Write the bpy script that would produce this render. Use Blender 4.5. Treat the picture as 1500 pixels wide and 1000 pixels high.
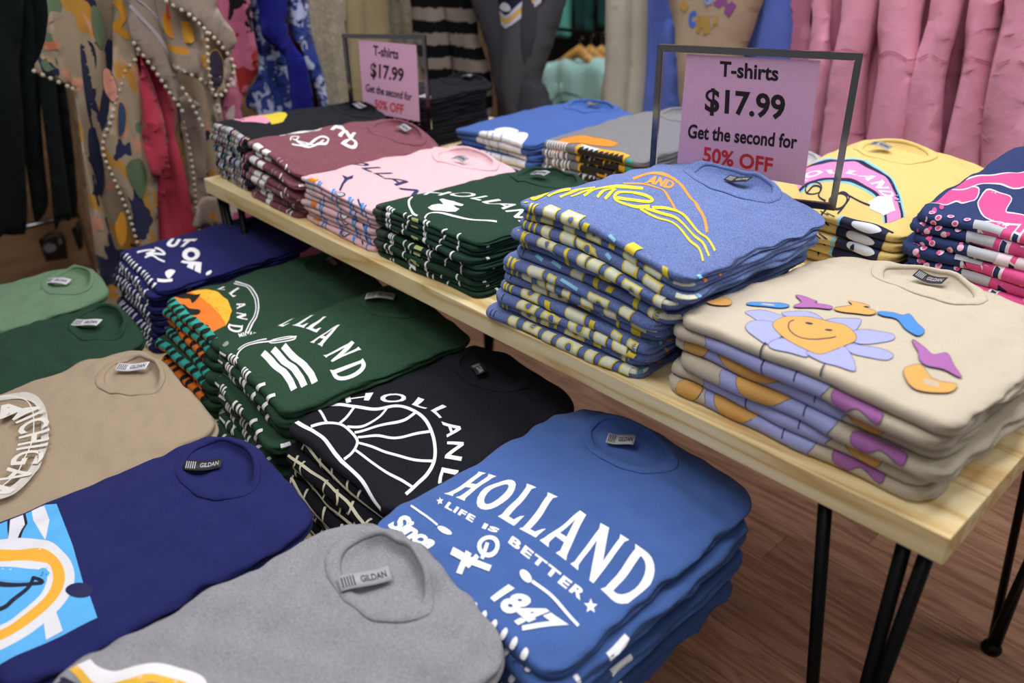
import bpy, bmesh, math, random
import numpy as np
from mathutils import Vector, Matrix
from math import sin, cos, pi, sqrt, radians
random.seed(7)
C = bpy.context.scene.collection
for o in list(bpy.data.objects): bpy.data.objects.remove(o)

# ------------------------------------------------------------------ camera
YAW, PITCH, ROLL, FPX = 2.41000541, 0.491803622, -0.0204177117, 1178.20657
CAMP = np.array([0.170933411, -0.758777470, 0.583096846])
FW = np.array([cos(PITCH)*cos(YAW), cos(PITCH)*sin(YAW), -sin(PITCH)])
_r = np.array([sin(YAW), -cos(YAW), 0.0]); _u = np.cross(_r, FW)
RT = cos(ROLL)*_r + sin(ROLL)*_u
UP = -sin(ROLL)*_r + cos(ROLL)*_u
cam = bpy.data.cameras.new('camera'); camo = bpy.data.objects.new('camera', cam); C.objects.link(camo)
M = Matrix(((RT[0], UP[0], -FW[0], CAMP[0]), (RT[1], UP[1], -FW[1], CAMP[1]), (RT[2], UP[2], -FW[2], CAMP[2]), (0, 0, 0, 1)))
camo.matrix_world = M
cam.sensor_width = 36; cam.lens = 36*FPX/1500
cam.clip_start = 0.02; cam.clip_end = 60
cam.dof.use_dof = True; cam.dof.focus_distance = 1.27; cam.dof.aperture_fstop = 2.9
bpy.context.scene.camera = camo
vs = bpy.context.scene.view_settings
vs.view_transform = 'Standard'; vs.look = 'None'; vs.gamma = 1; vs.use_curve_mapping = False
vs.exposure = 0.0
# ------------------------------------------------------------------ world and lamps
w = bpy.data.worlds.new('world'); bpy.context.scene.world = w; w.use_nodes = True
w.node_tree.nodes['Background'].inputs[0].default_value = (0.8, 0.85, 1, 1)
w.node_tree.nodes['Background'].inputs[1].default_value = 0.4
CEIL = 2.0; FLOOR = -0.9
def area(name, loc, sx, sy, power, col=(1, 0.985, 0.97)):
    l = bpy.data.lights.new(name, 'AREA'); l.shape = 'RECTANGLE'; l.size = sx; l.size_y = sy; l.energy = power; l.color = col
    o = bpy.data.objects.new(name, l); o.location = loc; C.objects.link(o); return o
LAMPS = [(-1.7, 1.0), (-0.2, 0.6), (-0.9, -0.7), (-2.8, -1.0), (0.7, -1.7), (-2.9, 2.3), (1.2, 1.7)]
LPOW = [27, 30, 23, 8, 11, 14, 26]
for (lx, ly), pw in zip(LAMPS, LPOW):
    area('ceiling_lamp_light', (lx, ly, CEIL-0.03), 0.9, 0.9, pw, (1, 0.995, 1))

def px2w(x, y, n, c):
    """world point seen at photo pixel (x, y) on the plane n.p = c (used once, to survey where things stand)"""
    d = FW + RT*(x-750)/FPX - UP*(y-500)/FPX
    n = np.asarray(n, float); s = (c - n@CAMP)/(n@d); return CAMP + s*d
def onz(x, y, z): return px2w(x, y, (0, 0, 1), z)

# ------------------------------------------------------------------ helpers
def tag(o, label=None, cat=None, group=None, kind=None):
    if label: o['label'] = label
    if cat: o['category'] = cat
    if group: o['group'] = group
    if kind: o['kind'] = kind
    return o
def link(name, me, mat, parent=None, loc=(0, 0, 0)):
    o = bpy.data.objects.new(name, me); C.objects.link(o)
    if mat is not None:
        if isinstance(mat, (list, tuple)):
            for m in mat: me.materials.append(m)
        elif len(me.materials) == 0: me.materials.append(mat)
    if parent is not None: o.parent = parent
    o.location = loc
    return o
def mesh(name, verts, faces, smooth=True, mats=None):
    me = bpy.data.meshes.new(name)
    me.from_pydata([tuple(map(float, v)) for v in verts], [], [tuple(f) for f in faces])
    if mats is not None: me.polygons.foreach_set('material_index', mats)
    if smooth: me.polygons.foreach_set('use_smooth', [True]*len(me.polygons))
    me.update(); return me
def empty(name, loc):
    o = bpy.data.objects.new(name, None); o.empty_display_size = 0.05; o.location = loc; C.objects.link(o); return o
def boxm(name, lo, hi, bev=0.0, rot=0):
    bm = bmesh.new(); bmesh.ops.create_cube(bm, size=1)
    lo = Vector(lo); hi = Vector(hi)
    for v in bm.verts: v.co = Vector((lo[i] + (v.co[i]+0.5)*(hi[i]-lo[i]) for i in range(3)))
    if bev > 0: bmesh.ops.bevel(bm, geom=bm.edges[:], offset=bev, segments=2, affect='EDGES', profile=0.6)
    me = bpy.data.meshes.new(name); bm.to_mesh(me); bm.free(); return me
def tube(bm, pts, rad, seg=8, cap=True):
    pts = [Vector(p) for p in pts]; rings = []
    if not isinstance(rad, (list, tuple)): rad = [rad]*len(pts)
    up = Vector((0, 0, 1))
    d0 = (pts[1]-pts[0]).normalized()
    nx = d0.cross(up if abs(d0.z) < 0.95 else Vector((1, 0, 0))).normalized()
    for i, p in enumerate(pts):
        d = ((pts[min(i+1, len(pts)-1)]-pts[max(i-1, 0)])).normalized()
        nx = (nx - d*nx.dot(d)).normalized(); ny = d.cross(nx)
        rings.append([bm.verts.new(p + (nx*cos(2*pi*k/seg)+ny*sin(2*pi*k/seg))*rad[i]) for k in range(seg)])
    for a, b in zip(rings, rings[1:]):
        for k in range(seg):
            f = bm.faces.new((a[k], a[(k+1) % seg], b[(k+1) % seg], b[k])); f.smooth = True
    if cap:
        bm.faces.new(rings[0][::-1]); bm.faces.new(rings[-1])
def tubeme(name, pts, rad, seg=8):
    bm = bmesh.new(); tube(bm, pts, rad, seg); me = bpy.data.meshes.new(name); bm.to_mesh(me); bm.free(); return me

# ------------------------------------------------------------------ materials
def newmat(name, rough=0.8, spec=0.3):
    m = bpy.data.materials.new(name); m.use_nodes = True; nt = m.node_tree
    b = nt.nodes['Principled BSDF']; b.inputs['Roughness'].default_value = rough
    b.inputs['Specular IOR Level'].default_value = spec
    return m, nt, b
def lin(c):
    if isinstance(c, str):
        c = [int(c[i:i+2], 16)/255 for i in (0, 2, 4)]
        c = [x/12.92 if x <= 0.04045 else ((x+0.055)/1.055)**2.4 for x in c]
    return (c[0], c[1], c[2], 1)
def N(nt, typ, **kw):
    n = nt.nodes.new(typ)
    for k, v in kw.items():
        if k in n.inputs: n.inputs[k].default_value = v
        else: setattr(n, k, v)
    return n
MC = {}
def fabric(col, heather=0.10, knit=True):
    key = ('fab', col, heather)
    if key in MC: return MC[key]
    m, nt, b = newmat('fabric_'+str(col), 0.95, 0.12)
    b.inputs['Sheen Weight'].default_value = 0.10 if sum(lin(col)[:3]) > 0.25 else 0.015
    b.inputs['Sheen Roughness'].default_value = 0.5
    base = lin(col)
    tc = N(nt, 'ShaderNodeTexCoord')
    n1 = N(nt, 'ShaderNodeTexNoise', Scale=750.0, Detail=3.0, Roughness=0.75)
    mp = N(nt, 'ShaderNodeMapping'); mp.inputs['Scale'].default_value = (1, 0.45, 1)
    nt.links.new(tc.outputs['Object'], mp.inputs[0]); nt.links.new(mp.outputs[0], n1.inputs['Vector'])
    cr = N(nt, 'ShaderNodeValToRGB')
    cr.color_ramp.elements[0].position = 0.36; cr.color_ramp.elements[1].position = 0.66
    lo = [c*(1-heather*1.6) for c in base[:3]]+[1]; hi = [min(1, c*(1+heather)+heather*0.12) for c in base[:3]]+[1]
    cr.color_ramp.elements[0].color = lo; cr.color_ramp.elements[1].color = hi
    nt.links.new(n1.outputs['Fac'], cr.inputs[0]); nt.links.new(cr.outputs[0], b.inputs['Base Color'])
    n2 = N(nt, 'ShaderNodeTexNoise', Scale=38.0, Detail=6.0, Roughness=0.65)
    nt.links.new(tc.outputs['Object'], n2.inputs['Vector'])
    ad = N(nt, 'ShaderNodeMath', operation='ADD'); nt.links.new(n1.outputs['Fac'], ad.inputs[0])
    ml = N(nt, 'ShaderNodeMath', operation='MULTIPLY'); ml.inputs[1].default_value = 6.0
    nt.links.new(n2.outputs['Fac'], ml.inputs[0]); nt.links.new(ml.outputs[0], ad.inputs[1])
    bp = N(nt, 'ShaderNodeBump', Strength=0.5, Distance=0.0006); nt.links.new(ad.outputs[0], bp.inputs['Height'])
    nt.links.new(bp.outputs[0], b.inputs['Normal'])
    MC[key] = m; return m
def ink(col, rough=0.65):
    key = ('ink', col)
    if key in MC: return MC[key]
    m, nt, b = newmat('print_'+str(col), rough, 0.25)
    base = lin(col)
    tc = N(nt, 'ShaderNodeTexCoord')
    n1 = N(nt, 'ShaderNodeTexNoise', Scale=300.0, Detail=2.0)
    nt.links.new(tc.outputs['Object'], n1.inputs['Vector'])
    mx = N(nt, 'ShaderNodeMix', data_type='RGBA')
    mx.inputs[6].default_value = base; mx.inputs[7].default_value = [c*0.86 for c in base[:3]]+[1]
    nt.links.new(n1.outputs['Fac'], mx.inputs[0]); nt.links.new(mx.outputs[2], b.inputs['Base Color'])
    MC[key] = m; return m
def plain(col, rough=0.5, metal=0.0, spec=0.4, name='plain'):
    key = ('pl', col, rough, metal)
    if key in MC: return MC[key]
    m, nt, b = newmat(name+'_'+str(col), rough, spec); b.inputs['Base Color'].default_value = lin(col)
    b.inputs['Metallic'].default_value = metal
    tc = N(nt, 'ShaderNodeTexCoord'); n1 = N(nt, 'ShaderNodeTexNoise', Scale=60.0, Detail=3.0)
    nt.links.new(tc.outputs['Object'], n1.inputs['Vector'])
    mr = N(nt, 'ShaderNodeMapRange'); mr.inputs['To Min'].default_value = max(0.02, rough-0.05); mr.inputs['To Max'].default_value = rough+0.08
    nt.links.new(n1.outputs['Fac'], mr.inputs[0]); nt.links.new(mr.outputs[0], b.inputs['Roughness'])
    MC[key] = m; return m
def wood(name, c1, c2, c3, grain=(1.2, 14, 14), rough=0.45, knots=True, board=None):
    m, nt, b = newmat(name, rough, 0.35)
    tc = N(nt, 'ShaderNodeTexCoord'); mp = N(nt, 'ShaderNodeMapping'); mp.inputs['Scale'].default_value = grain
    oi = N(nt, 'ShaderNodeObjectInfo')
    va = N(nt, 'ShaderNodeVectorMath', operation='ADD'); vm = N(nt, 'ShaderNodeVectorMath', operation='SCALE')
    cmb = N(nt, 'ShaderNodeCombineXYZ')
    for k in range(3): nt.links.new(oi.outputs['Random'], cmb.inputs[k])
    nt.links.new(cmb.outputs[0], vm.inputs[0]); vm.inputs['Scale'].default_value = 37.0
    nt.links.new(tc.outputs['Object'], va.inputs[0]); nt.links.new(vm.outputs[0], va.inputs[1]); nt.links.new(va.outputs[0], mp.inputs[0])
    wv = N(nt, 'ShaderNodeTexNoise', Scale=1.6, Detail=2.0, Distortion=0.6)
    nt.links.new(mp.outputs[0], wv.inputs['Vector'])
    mu = N(nt, 'ShaderNodeMath', operation='MULTIPLY'); mu.inputs[1].default_value = 9.0
    nt.links.new(wv.outputs['Fac'], mu.inputs[0])
    fr = N(nt, 'ShaderNodeMath', operation='PINGPONG'); fr.inputs[1].default_value = 1.0; nt.links.new(mu.outputs[0], fr.inputs[0])
    fine = N(nt, 'ShaderNodeTexNoise', Scale=9.0, Detail=6.0, Roughness=0.7); nt.links.new(mp.outputs[0], fine.inputs['Vector'])
    mx0 = N(nt, 'ShaderNodeMath', operation='MULTIPLY_ADD'); mx0.inputs[1].default_value = 0.55; nt.links.new(fr.outputs[0], mx0.inputs[0])
    f2 = N(nt, 'ShaderNodeMath', operation='MULTIPLY'); f2.inputs[1].default_value = 0.5; nt.links.new(fine.outputs['Fac'], f2.inputs[0])
    nt.links.new(f2.outputs[0], mx0.inputs[2])
    cr = N(nt, 'ShaderNodeValToRGB'); e = cr.color_ramp.elements
    e[0].position = 0.15; e[0].color = lin(c1); e[1].position = 0.85; e[1].color = lin(c3)
    x = e.new(0.55); x.color = lin(c2)
    nt.links.new(mx0.outputs[0], cr.inputs[0])
    hv = N(nt, 'ShaderNodeHueSaturation'); nt.links.new(cr.outputs[0], hv.inputs['Color'])
    mr = N(nt, 'ShaderNodeMapRange'); mr.inputs['To Min'].default_value = 0.88; mr.inputs['To Max'].default_value = 1.12
    nt.links.new(oi.outputs['Random'], mr.inputs[0])
    if board is not None: nt.links.new(mr.outputs[0], hv.inputs['Value'])
    nt.links.new(hv.outputs[0], b.inputs['Base Color'])
    bp = N(nt, 'ShaderNodeBump', Strength=0.15, Distance=0.001); nt.links.new(fine.outputs['Fac'], bp.inputs['Height'])
    nt.links.new(bp.outputs[0], b.inputs['Normal'])
    return m
PINE = wood('pine', 'F2E2B8', 'E9D3A0', 'CFA868', grain=(0.9, 9, 9))
PLANK = wood('laminate', 'A88268', '96705A', '7C5844', grain=(1.6, 18, 18), rough=0.4, board=1)
OAKW = wood('tan_wood', '927558', '84684B', '70573F', grain=(0.5, 0.5, 3), rough=0.5)
BLACKM = plain('0B0B0C', 0.4, 0.6, name='black_steel')
CHROME = plain('7C7E86', 0.12, 1.0, name='chrome')

# ------------------------------------------------------------------ room
XL, XR, YN, YF = -4.0, 2.6, -3.0, 3.3
WHITE = plain('C9C9C6', 0.8, name='wall_paint'); DARKW = plain('1B2423', 0.7, name='dark_wall'); TANW = OAKW
def struct(name, me, mat): return tag(link(name, me, mat), kind='structure')
floor = struct('floor', boxm('floor', (XL, YN, FLOOR-0.06), (XR, YF, FLOOR-0.012)), plain('20140D', 0.8, name='subfloor'))
struct('ceiling', boxm('ceiling', (XL, YN, CEIL), (XR, YF, CEIL+0.05)), plain('D8D8D8', 0.9, name='ceiling'))
struct('wall_left', boxm('wall_left', (XL-0.05, YN, FLOOR), (XL, YF, CEIL)), TANW)
struct('wall_right', boxm('wall_right', (XR, YN, FLOOR), (XR+0.05, YF, CEIL)), WHITE)
struct('wall_back', boxm('wall_back', (XL, YF, FLOOR), (XR, YF+0.05, CEIL)), DARKW)
struct('wall_front', boxm('wall_front', (XL, YN-0.05, FLOOR), (XR, YN, CEIL)), WHITE)
# floorboards: strips along x
pl_w, pl_l = 0.125, 1.15
pmesh = {}
cnt = 0
yy = -1.875; r = 0
while yy < YF-0.05:
    xx = XL + 0.02 - ((r*0.43) % 1.0)*pl_l
    while xx < 1.0:
        a = max(xx, XL+0.01); bb = min(xx+pl_l, 1.2)
        if bb-a > 0.1:
            key = round(bb-a, 3)
            if key not in pmesh:
                me = boxm('floorboard', (0, 0, -0.012), (key-0.0015, pl_w-0.0015, 0.0)); me.materials.append(PLANK); pmesh[key] = me
            o = bpy.data.objects.new('floorboard', pmesh[key]); C.objects.link(o); o.parent = floor
            o.location = (a, yy, FLOOR); cnt += 1
        xx += pl_l
    yy += pl_w; r += 1
for (lx, ly) in LAMPS:
    o = link('ceiling_lamp', boxm('ceiling_lamp', (-0.48, -0.48, -0.02), (0.48, 0.48, 0), 0.004), plain('E8E8E8', 0.5, name='lamp_frame'), loc=(lx, ly, CEIL))
    tag(o, ['square ceiling lamp above the left end of the taller table', 'square ceiling lamp above the right end of the taller table', 'square ceiling lamp above the lower table', 'square ceiling lamp at the far left corner', 'square ceiling lamp behind the photographer', 'square ceiling lamp above the far shelving', 'square ceiling lamp right of the pink sweatshirts'][LAMPS.index((lx, ly))], 'lamp', 'flush ceiling lamps')

# ------------------------------------------------------------------ tables
def table(label, x0, x1, y0, y1, ztop, legs):
    t = empty('display_table', ((x0+x1)/2, (y0+y1)/2, FLOOR)); tag(t, label, 'table')
    cx, cy = (x0+x1)/2, (y0+y1)/2
    link('tabletop', boxm('tabletop', (x0-cx, y0-cy, ztop-0.037-FLOOR), (x1-cx, y1-cy, ztop-FLOOR), 0.002), PINE, t)
    zt = ztop-0.037-FLOOR
    for sx, sy in legs:
        fx = (x1-0.055 if sx > 0 else x0+0.06)-cx; fy = (y1-0.08 if sy > 0 else y0+0.04)-cy
        bm = bmesh.new()
        tops = [(fx+0.008*sx, fy+0.018*sy), (fx-0.088*sx, fy+0.02*sy), (fx+0.033*sx, fy+0.018*sy)]
        for k, (ax, ay) in enumerate(tops):
            ang = k*2*pi/3
            tube(bm, [(ax, ay, zt), (fx+0.008*cos(ang), fy+0.008*sin(ang), 0.012)], 0.0085, 10)
        me = bpy.data.meshes.new('hairpin_leg'); bm.to_mesh(me); bm.free()
        lg = link('hairpin_leg', me, BLACKM, t)
        link('mounting_plate', boxm('mounting_plate', (min(fx+0.045*sx, fx-0.105*sx), min(fy+0.03*sy, fy-0.04*sy), zt-0.003), (max(fx+0.045*sx, fx-0.105*sx), max(fy+0.03*sy, fy-0.04*sy), zt)), BLACKM, lg)
        link('foot_cap', tubeme('foot_cap', [(fx, fy, 0), (fx, fy, 0.008), (fx, fy, 0.018), (fx, fy, 0.026)], [0.021, 0.022, 0.018, 0.009], 16), BLACKM, lg)
    return t
ALL4 = [(1, 1), (1, -1), (-1, 1), (-1, -1)]
table('long pale pine display table on black hairpin legs, the taller one', -1.83, 0, 0, 0.95, 0.0, ALL4)
table('lower pale pine nesting table tucked in front of the taller table', -1.88, -0.285, -0.87, -0.06, -0.30, ALL4)

# ------------------------------------------------------------------ flat art
def text_mesh(s, bold=0.0, shear=0.0, spacing=1.0):
    cu = bpy.data.curves.new('t', 'FONT'); cu.body = s; cu.size = 1.0; cu.offset = bold; cu.shear = shear; cu.space_character = spacing
    cu.resolution_u = 3; cu.fill_mode = 'FRONT' if hasattr(cu, 'fill_mode') and False else cu.fill_mode
    o = bpy.data.objects.new('t', cu)
    me = bpy.data.meshes.new_from_object(o)
    vs_ = [(v.co.x, v.co.y) for v in me.vertices]; fs = [tuple(p.vertices) for p in me.polygons]
    bpy.data.objects.remove(o); bpy.data.curves.remove(cu); bpy.data.meshes.remove(me)
    a = np.array(vs_); mn = a.min(0); mx = a.max(0)
    return a, fs, mn, mx
SLAB = {   # strokes of a wedge-serif alphabet, unit cap height; (width, [strokes as polygons])
 'H': (0.82, [[(.06,0),(.36,0),(.30,.08),(.30,1-.08),(.36,1),(.06,1),(.12,.92),(.12,.08)], [(.46,0),(.76,0),(.70,.08),(.70,.92),(.76,1),(.46,1),(.52,.92),(.52,.08)], [(.25,.43),(.57,.43),(.57,.58),(.25,.58)]]),
 'L': (0.62, [[(.04,0),(.56,0),(.60,.32),(.52,.26),(.44,.12),(.28,.12),(.28,.92),(.36,1),(.04,1),(.10,.92),(.10,.08)]]),
 'A': (0.84, [[(.0,0),(.28,0),(.22,.08),(.44,1),(.34,1),(.06,.1)], [(.34,1),(.52,1),(.76,.09),(.82,0),(.50,0),(.56,.09),(.40,.72)], [(.2,.26),(.6,.26),(.58,.38),(.22,.38)]]),
 'N': (0.86, [[(.04,0),(.28,0),(.22,.08),(.22,.85),(.10,.92),(.10,.08)], [(.02,1),(.26,1),(.72,.25),(.72,0),(.62,0),(.10,.86)], [(.60,.92),(.56,1),(.80,1),(.74,.92),(.74,0),(.62,0)]]),
 'D': (0.84, None), 'O': (0.86, None), 'I': (.36, [[(.03,0),(.33,0),(.27,.08),(.27,.92),(.33,1),(.03,1),(.09,.92),(.09,.08)]]),
}
class Art:
    def __init__(s, T=None): s.layers = []; s.T = T or (lambda p: p); s.lev = 0
    def add(s, mat, verts, faces):
        V = [s.T((float(p[0]), float(p[1]))) for p in verts]; s.layers.append((mat, V, faces, s.lev))
    def poly(s, mat, pts, outline=None, ow=0.0): 
        if outline: s.ribbon(outline, pts, ow, True)
        s.add(mat, pts, [tuple(range(len(pts)))])
    def smooth(s, pts, closed=False, n=6):
        P = [np.array(p, float) for p in pts]; out = []; m = len(P)
        rng = range(m) if closed else range(m-1)
        for i in rng:
            p0 = P[(i-1) % m] if (closed or i > 0) else P[i]; p1 = P[i]; p2 = P[(i+1) % m]
            p3 = P[(i+2) % m] if (closed or i+2 < m) else p2
            for k in range(n):
                t = k/n
                out.append(0.5*((2*p1)+(-p0+p2)*t+(2*p0-5*p1+4*p2-p3)*t*t+(-p0+3*p1-3*p2+p3)*t**3))
        if not closed: out.append(P[-1])
        return [tuple(p) for p in out]
    def blob(s, mat, pts, outline=None, ow=0.0, n=5): s.poly(mat, s.smooth(pts, True, n), outline, ow)
    def ribbon(s, mat, pts, width, closed=False):
        P = [np.array(p, float) for p in pts]; n = len(P)
        L_, R_ = [], []
        for i in range(n):
            a = P[(i-1) % n] if (closed or i > 0) else P[i]; b = P[(i+1) % n] if (closed or i < n-1) else P[i]
            d = b-a; d = d/(np.linalg.norm(d)+1e-9); nn = np.array([-d[1], d[0]])
            wd = width[i] if isinstance(width, (list, tuple)) else width
            L_.append(P[i]+nn*wd/2); R_.append(P[i]-nn*wd/2)
        fs = [(i, (i+1) % n, n+(i+1) % n, n+i) for i in range(n if closed else n-1)]
        s.add(mat, L_+R_, fs)
    def curve(s, mat, pts, width, closed=False, n=6): s.ribbon(mat, s.smooth(pts, closed, n), width, closed)
    def ell(s, mat, cx, cy, rx, ry, n=20, rot=0, ring=None):
        pts = []
        for k in range(n):
            a = 2*pi*k/n; x, y = rx*cos(a), ry*sin(a); pts.append((cx+x*cos(rot)-y*sin(rot), cy+x*sin(rot)+y*cos(rot)))
        if ring: s.ribbon(mat, pts, ring, True)
        else: s.poly(mat, pts)
    def quadmap(s, q):
        q = [np.array(p, float) for p in q]      # TL TR BR BL
        def f(a, b): return (1-b)*((1-a)*q[3]+a*q[2]) + b*((1-a)*q[0]+a*q[1])
        return f
    def text(s, mat, st, q, bold=0.02, shear=0.0, spacing=1.0):
        a, fs, mn, mx = text_mesh(st, bold, shear, spacing); f = s.quadmap(q)
        s.add(mat, [f((p[0]-mn[0])/(mx[0]-mn[0]), (p[1]-mn[1])/(mx[1]-mn[1])) for p in a], fs)
    def glyphs(s, st):
        x = 0; out = []
        for ch in st:
            wd, polys = SLAB[ch]
            if ch == 'O':
                n = 20
                o1 = [(.43+.40*cos(2*pi*k/n), .5+.52*sin(2*pi*k/n)) for k in range(n)]
                o2 = [(.43+.20*cos(2*pi*k/n), .5+.36*sin(2*pi*k/n)) for k in range(n)]
                polys = [[o1[k], o1[(k+1) % n], o2[(k+1) % n], o2[k]] for k in range(n)]
            if ch == 'D':
                n = 12
                o1 = [(.36+.44*cos(-pi/2+pi*k/n), .5+.5*sin(-pi/2+pi*k/n)) for k in range(n+1)]
                o2 = [(.32+.28*cos(-pi/2+pi*k/n), .5+.38*sin(-pi/2+pi*k/n)) for k in range(n+1)]
                polys = [[o1[k], o1[k+1], o2[k+1], o2[k]] for k in range(n)] + [[(.03,0),(.36,0),(.32,.12),(.28,.12),(.28,.88),(.32,.88),(.36,1),(.03,1),(.1,.92),(.1,.08)]]
            for p in polys: out.append([(x+a, b) for a, b in p])
            x += wd+0.06
        return out, x-0.06
    def slab(s, mat, st, q, mids=None):
        ps, W = s.glyphs(st); f = s.quadmap(q)
        if mids:       # bowed line of letters: quadratic edges through the two given mid points
            Q = [np.array(p, float) for p in q]; mt, mb = np.array(mids[0], float), np.array(mids[1], float)
            def qd(p0, pm, p1, a): return p0*(1-a)*(1-2*a)+pm*4*a*(1-a)+p1*a*(2*a-1)
            def f(a, b): return (1-b)*qd(Q[3], mb, Q[2], a)+b*qd(Q[0], mt, Q[1], a)
        V, F = [], []
        for p in ps:
            F.append(tuple(range(len(V), len(V)+len(p)))); V += [f(a/W, b) for a, b in p]
        s.add(mat, V, F)
    def path_text(s, mat, st, path, h, bold=0.02, shear=0.0, spacing=1.1, flip=1, slab=False, fit=True):
        """text on a curve: path given in the input frame, laid out in mapped (shirt) coordinates"""
        P = [np.array(s.T(p)) for p in s.smooth(path, False, 8)]
        seg = [np.linalg.norm(P[i+1]-P[i]) for i in range(len(P)-1)]; cum = np.concatenate([[0], np.cumsum(seg)]); Lt = cum[-1]
        if slab:
            ps, W = s.glyphs(st); V, F = [], []
            for p in ps: F.append(tuple(range(len(V), len(V)+len(p)))); V += list(p)
            a = np.array(V); mn = np.array([0, 0]); mx = np.array([W, 1.0]); fs = F
        else: a, fs, mn, mx = text_mesh(st, bold, shear, spacing)
        sy = h/(mx[1]-mn[1]); sx = Lt/(mx[0]-mn[0]) if fit else sy
        out = []
        for p in a:
            x = (p[0]-mn[0])*sx; y = (p[1]-mn[1])*sy
            i = int(np.clip(np.searchsorted(cum, x)-1, 0, len(P)-2)); t = (x-cum[i])/(seg[i]+1e-9)
            c = P[i]*(1-t)+P[i+1]*t
            j0, j1 = max(i-3, 0), min(i+4, len(P)-1); d = P[j1]-P[j0]; d /= np.linalg.norm(d)
            nn = np.array([-d[1], d[0]])*flip
            out.append(tuple(c+nn*y))
        s.layers.append((mat, out, fs, s.lev))

def slice_art(layer, umin, umax, vmin, vmax, du, vcuts):
    """cut a flat layer to a band and along a grid; returns verts, faces"""
    mat, V, F, lev = layer
    a = np.array(V)
    if a[:, 1].max() < vmin or a[:, 1].min() > vmax or a[:, 0].max() < umin or a[:, 0].min() > umax: return None
    bm = bmesh.new(); bv = [bm.verts.new((p[0], p[1], 0)) for p in V]
    for f in F:
        try: bm.faces.new([bv[i] for i in f])
        except Exception: pass
    bm.normal_update()
    big = [f for f in bm.faces if len(f.verts) > 4]
    if big: bmesh.ops.triangulate(bm, faces=big)
    def cut(co, no, clear=False):
        g = bm.verts[:]+bm.edges[:]+bm.faces[:]
        if g: bmesh.ops.bisect_plane(bm, geom=g, dist=1e-7, plane_co=co, plane_no=no, clear_outer=clear)
    cut((umax, 0, 0), (1, 0, 0), True); cut((umin, 0, 0), (-1, 0, 0), True)
    cut((0, vmax, 0), (0, 1, 0), True); cut((0, vmin, 0), (0, -1, 0), True)
    lo = min([v.co.x for v in bm.verts], default=0); hi = max([v.co.x for v in bm.verts], default=0)
    x = math.floor(lo/du)*du+du
    while x < hi: cut((x, 0, 0), (1, 0, 0)); x += du
    lo = min([v.co.y for v in bm.verts], default=0); hi = max([v.co.y for v in bm.verts], default=0)
    for v in vcuts:
        if lo < v < hi: cut((0, v, 0), (0, 1, 0))
    bm.verts.index_update()
    vs_ = [(v.co.x, v.co.y) for v in bm.verts]; fs = [tuple(v.index for v in f.verts) for f in bm.faces]
    bm.free()
    return (vs_, fs) if fs else None

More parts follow.
